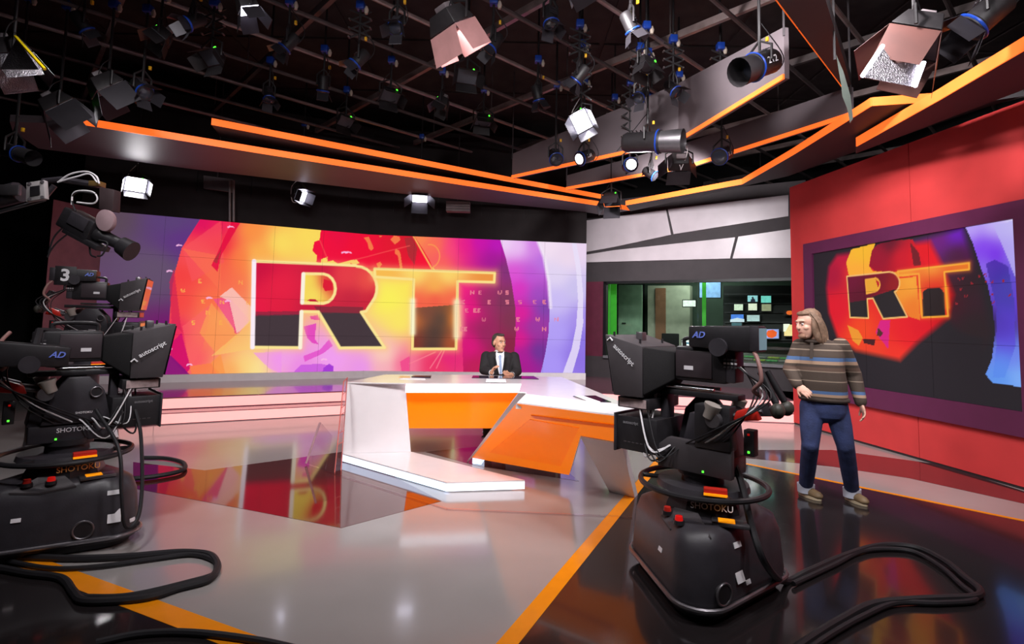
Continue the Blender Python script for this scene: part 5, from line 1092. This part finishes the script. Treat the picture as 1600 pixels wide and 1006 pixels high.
for a_,dv in ((anL,V((.35,-.94,0))),(anR,V((.2,-.98,0)))):
    d = dv.normalized(); bt_ = MB(); f = V((a_.x,a_.y,0)); Rb = aim(d)
    limb(bt_,[(f+V((0,0,.075))-d*.03,.045),(f+V((0,0,.055))+d*.05,.045),(f+V((0,0,.045))+d*.13,.04)],12); bt_.ball(f+V((0,0,.045))+d*.12,(.06,.045,.032),14,8,Rb); bt_.ball(f+V((0,0,.05))-d*.035,(.045,.04,.045),14,8,Rb)
    b_ = fused('boot',bt_,BOOT,MAN,.006,3)
    ol = [f+(Rb @ V((.04+.125*math.cos(t),.046*math.sin(t)*(1+.15*math.cos(t)),.004))) for t in [i*PI/10 for i in range(20)]]; MB().prism(ol,(0,0,.022)).build('sole', SOLE, b_)
    for k in range(4): c = f+d*(.03+.022*k)+V((0,0,.108-.009*k)); s2 = Rb @ V((0,1,0)); MB().tube([c-s2*.022,c+V((0,0,.004)),c+s2*.022],.0035,5).build('lace', SWB, b_)
# shoulder length hair: volume plus strands
HAIR = mat('light_brown_hair',(118,92,74),.55,var=.35,scale=40,bump=.4)
def hl(x,y,z): return hd_c+(Rf @ V((x,y,z)))*1.06
hv = MB(); hv.ball(hl(-.035,0,.052),V((.10,.088,.092)),18,12,Rf); hv.ball(hl(.032,0,.098),V((.05,.066,.026)),12,8,Rf); hv.ball(hl(-.065,0,-.02),V((.075,.09,.10)),16,12,Rf); hv.ball(hl(-.085,0,-.09),V((.055,.085,.085)),16,12,Rf)
for s_ in (-1,1): hv.ball(hl(-.005,s_*.078,-.03),V((.042,.022,.10)),14,10,Rf); hv.ball(hl(-.03,s_*.085,-.10),V((.05,.026,.07)),14,10,Rf)
hr = fused('hair',hv,HAIR,MAN,.007,3)
rh = random.Random(3)
for k in range(46):
    t = rh.uniform(-2.6,2.6); x_ = -.03-.085*math.cos(t*.8)*1.0; y_ = .10*math.sin(t*.62)
    a = hl(x_*.8+.01,y_*.55,.135-abs(y_)*.3); b_ = hl(x_-.012,y_*1.02,.02); c_ = hl(x_-.02-rh.random()*.02,y_*1.08,-.08); d_ = hl(x_-.015-rh.random()*.03,y_*1.05,-.13-rh.random()*.05)
    MB().tube(bez([a,b_,c_,d_],4),0,5,rr=[.004]+[.011]*11+[.003]).build('lock', HAIR, hr)
MB().ball(hl(.074,0,-.092),V((.024,.04,.026)),12,8,Rf).build('beard', mat('stubble_brown',(150,112,92),.8), bo)

# ---------------- presenter at the desk
YP = 7.62
def jp(x,y,dy=0): return P(x,y,YP+dy)
pb0 = V((jp(781,560).x,YP,0)); 
PRE = thing('person','seated presenter in a black suit, white shirt and pale blue tie behind the desk','person',pb0)
def g(x,y,dy=0): return jp(x,y,dy)-pb0
ac,chs = V((1,.05,0)).normalized(),V((.05,-1,0)).normalized()
hc = g(780,535.5,-.02); Rp = aim(V((.62,-.78,-.06)))
sL,eL,wL = g(759,556,.03),g(756,578,-.10),g(768,582,-.30)
sR,eR,wR = g(804,557,.03),g(808,580,-.10),g(800,585.5,-.30)
tp = [(V((0,.02,.50)),ac*.17,chs*.13),(V((0,.0,.64)),ac*.18,chs*.13),(V((0,0,.80)),ac*.175,chs*.125),(g(781,580),ac*.18,chs*.12),(g(781,566),ac*.19,chs*.12),(g(781,556),ac*.19,chs*.10),(g(780.5,551),ac*.155,chs*.085),(g(780.5,548),ac*.06,chs*.06)]
bd_ = MB(); eloft(bd_,[(c,a*.9,b*.88) for c,a,b in tp]); limb(bd_,[(g(780.5,553),.058),(g(780,541),.054)]); head_vol(bd_,hc,Rp,1.03)
limb(bd_,[(sL,.055),(eL,.042),(wL,.03)]); limb(bd_,[(sR,.055),(eR,.042),(wR,.03)])
hand_vol(bd_,wL,V((.35,-.3,.75)),V((.7,-.2,-.3)),1.0,.75,1); hand_vol(bd_,wR,V((-.55,-.6,.12)),V((-.3,.2,.6)),1.0,.6,1)
for s_ in (-1,1): limb(bd_,[(V((s_*.1,.02,.52)),.085),(V((s_*.14,-.42,.50)),.06),(V((s_*.13,-.36,.14)),.045)])
pbo = fused('body',bd_,SKIN2,PRE,.006,2); face_parts(pbo,hc,Rp,1.03,mat('dark_brow',(60,50,45),.8))
MB().tube([hc+(Rp @ V((.086,-.02,-.06))),hc+(Rp @ V((.097,0,-.064))),hc+(Rp @ V((.086,.02,-.06)))],.004,6).build('teeth', mat('teeth_white',(240,238,230),.3), pbo)
SUIT = mat('black_suit_wool',(34,31,33),.85,var=.15,scale=40); jk = MB(); eloft(jk,[(c,a*1.03,b*1.05) for c,a,b in tp[:-1]]+[(g(780.5,549),ac*.088,chs*.07)])
limb(jk,[(sL+V((.008,0,-.008)),.076),(eL,.066),(eL.lerp(wL,.85),.05)]); limb(jk,[(sR-V((.008,0,.008)),.076),(eR,.066),(eR.lerp(wR,.85),.05)])
jo = fused('jacket',jk,SUIT,PRE,.008,3)
SHIRT = mat('white_shirt',(235,235,240),.7,var=.03); TIE = mat('pale_blue_tie',(150,170,205),.5,var=.2,scale=50)
def fr_(u,z,o=0): # on the chest front
    return g(781+u,z,0)+chs*(.136+o)
tr_ = MB(); sh = [fr_(-6.5,551,-.045),fr_(6,551,-.045),fr_(6.2,556,-.02),fr_(3.5,583,.006),fr_(-1.5,583,.006),fr_(-7,557,-.02)]
so2 = tr_.prism(sh,chs*.014).build('shirt_front', SHIRT, PRE, smooth=False)
for s_ in (-1,1): MB().prism([fr_(s_*.3,553,-.02),fr_(s_*6.2,548.5,-.06),fr_(s_*6.2,551.5,-.05),fr_(s_*2.2,556,.0)],chs*.016).build('collar_wing', SHIRT, so2, smooth=False)
MB().loft([(g(780.5,552.5),.075),(g(780.2,546.5),.063)],16).build('collar_band', SHIRT, so2)
ti = MB().prism([fr_(-1.6,553.5,.005),fr_(1.6,553.5,.005),fr_(1.2,556.5,.008),fr_(3.0,582,.022),fr_(-.6,583,.022),fr_(-1.2,556.5,.008)],chs*.008).build('tie', TIE, PRE, smooth=False)
for s_ in (-1,1): MB().prism([fr_(s_*6,550,-.055),fr_(s_*9.5,556,-.02),fr_(s_*9,563,.004),fr_(s_*4,582,.012),fr_(s_*3.2,578,.012),fr_(s_*6.6,560,.0)],chs*.012).build('lapel', SUIT, jo, smooth=False)
for e_,w1 in ((eL,wL),(eR,wR)): MB().cyl(e_.lerp(w1,.84),e_.lerp(w1,1.0),.04,.038,n=14).build('shirt_cuff', SHIRT, jo)
def hp(x,y,z): return hc+(Rp @ V((x,y,z)))*1.03
DH = mat('dark_grey_hair',(66,58,54),.6,var=.4,scale=60,bump=.4); h2 = MB(); h2.ball(hp(-.035,0,.05),V((.093,.081,.082)),18,12,Rp); h2.ball(hp(-.06,0,.0),V((.062,.08,.08)),14,10,Rp); h2.ball(hp(.03,0,.108),V((.05,.055,.022)),12,8,Rp)
fused('hair',h2,DH,PRE,.007,3)
tr2 = MB()
for s_ in (-1,1): limb(tr2,[(V((s_*.1,.02,.52)),.1),(V((s_*.14,-.42,.51)),.078),(V((s_*.13,-.36,.12)),.06)])
fused('trousers',tr2,SUIT,PRE,.01,3)
for s_ in (-1,1):
    sh_ = MB(); sh_.ball((s_*.13,-.42,.05),(.045,.13,.045),14,8); fused('shoe',sh_,mat('black_leather',(20,18,18),.3),PRE,.008,2)
pc = thing('presenter_chair','white backed office chair the presenter sits on','chair',pb0)
MB().box((0,.05,.42),(.46,.46,.07)).build('seat', CLOTHB, pc, .02); MB().box((-.02,.24,.78),(.44,.06,.52),R=Matrix.Rotation(-.1,3,'X')).build('backrest', WHITEP, pc, .03); MB().cyl((0,.05,.06),(0,.05,.39),.03).build('stem', CHROME, pc)
for i in range(5): MB().tube([(0,.05,.08),(.27*math.cos(i*1.257),.05+.27*math.sin(i*1.257),.035)],.018,6).build('leg', CHROME, pc)
for s_ in (-1,1): ar = MB().tube(bez([(s_*.25,.18,.42),(s_*.27,.15,.62),(s_*.27,-.02,.66)],5),.018,6).build('armrest', WHITEP, pc)
MB().box(g(755,570,.02),(.03,.05,.09)).build('headset_pack', WHITEP, pc, .01)
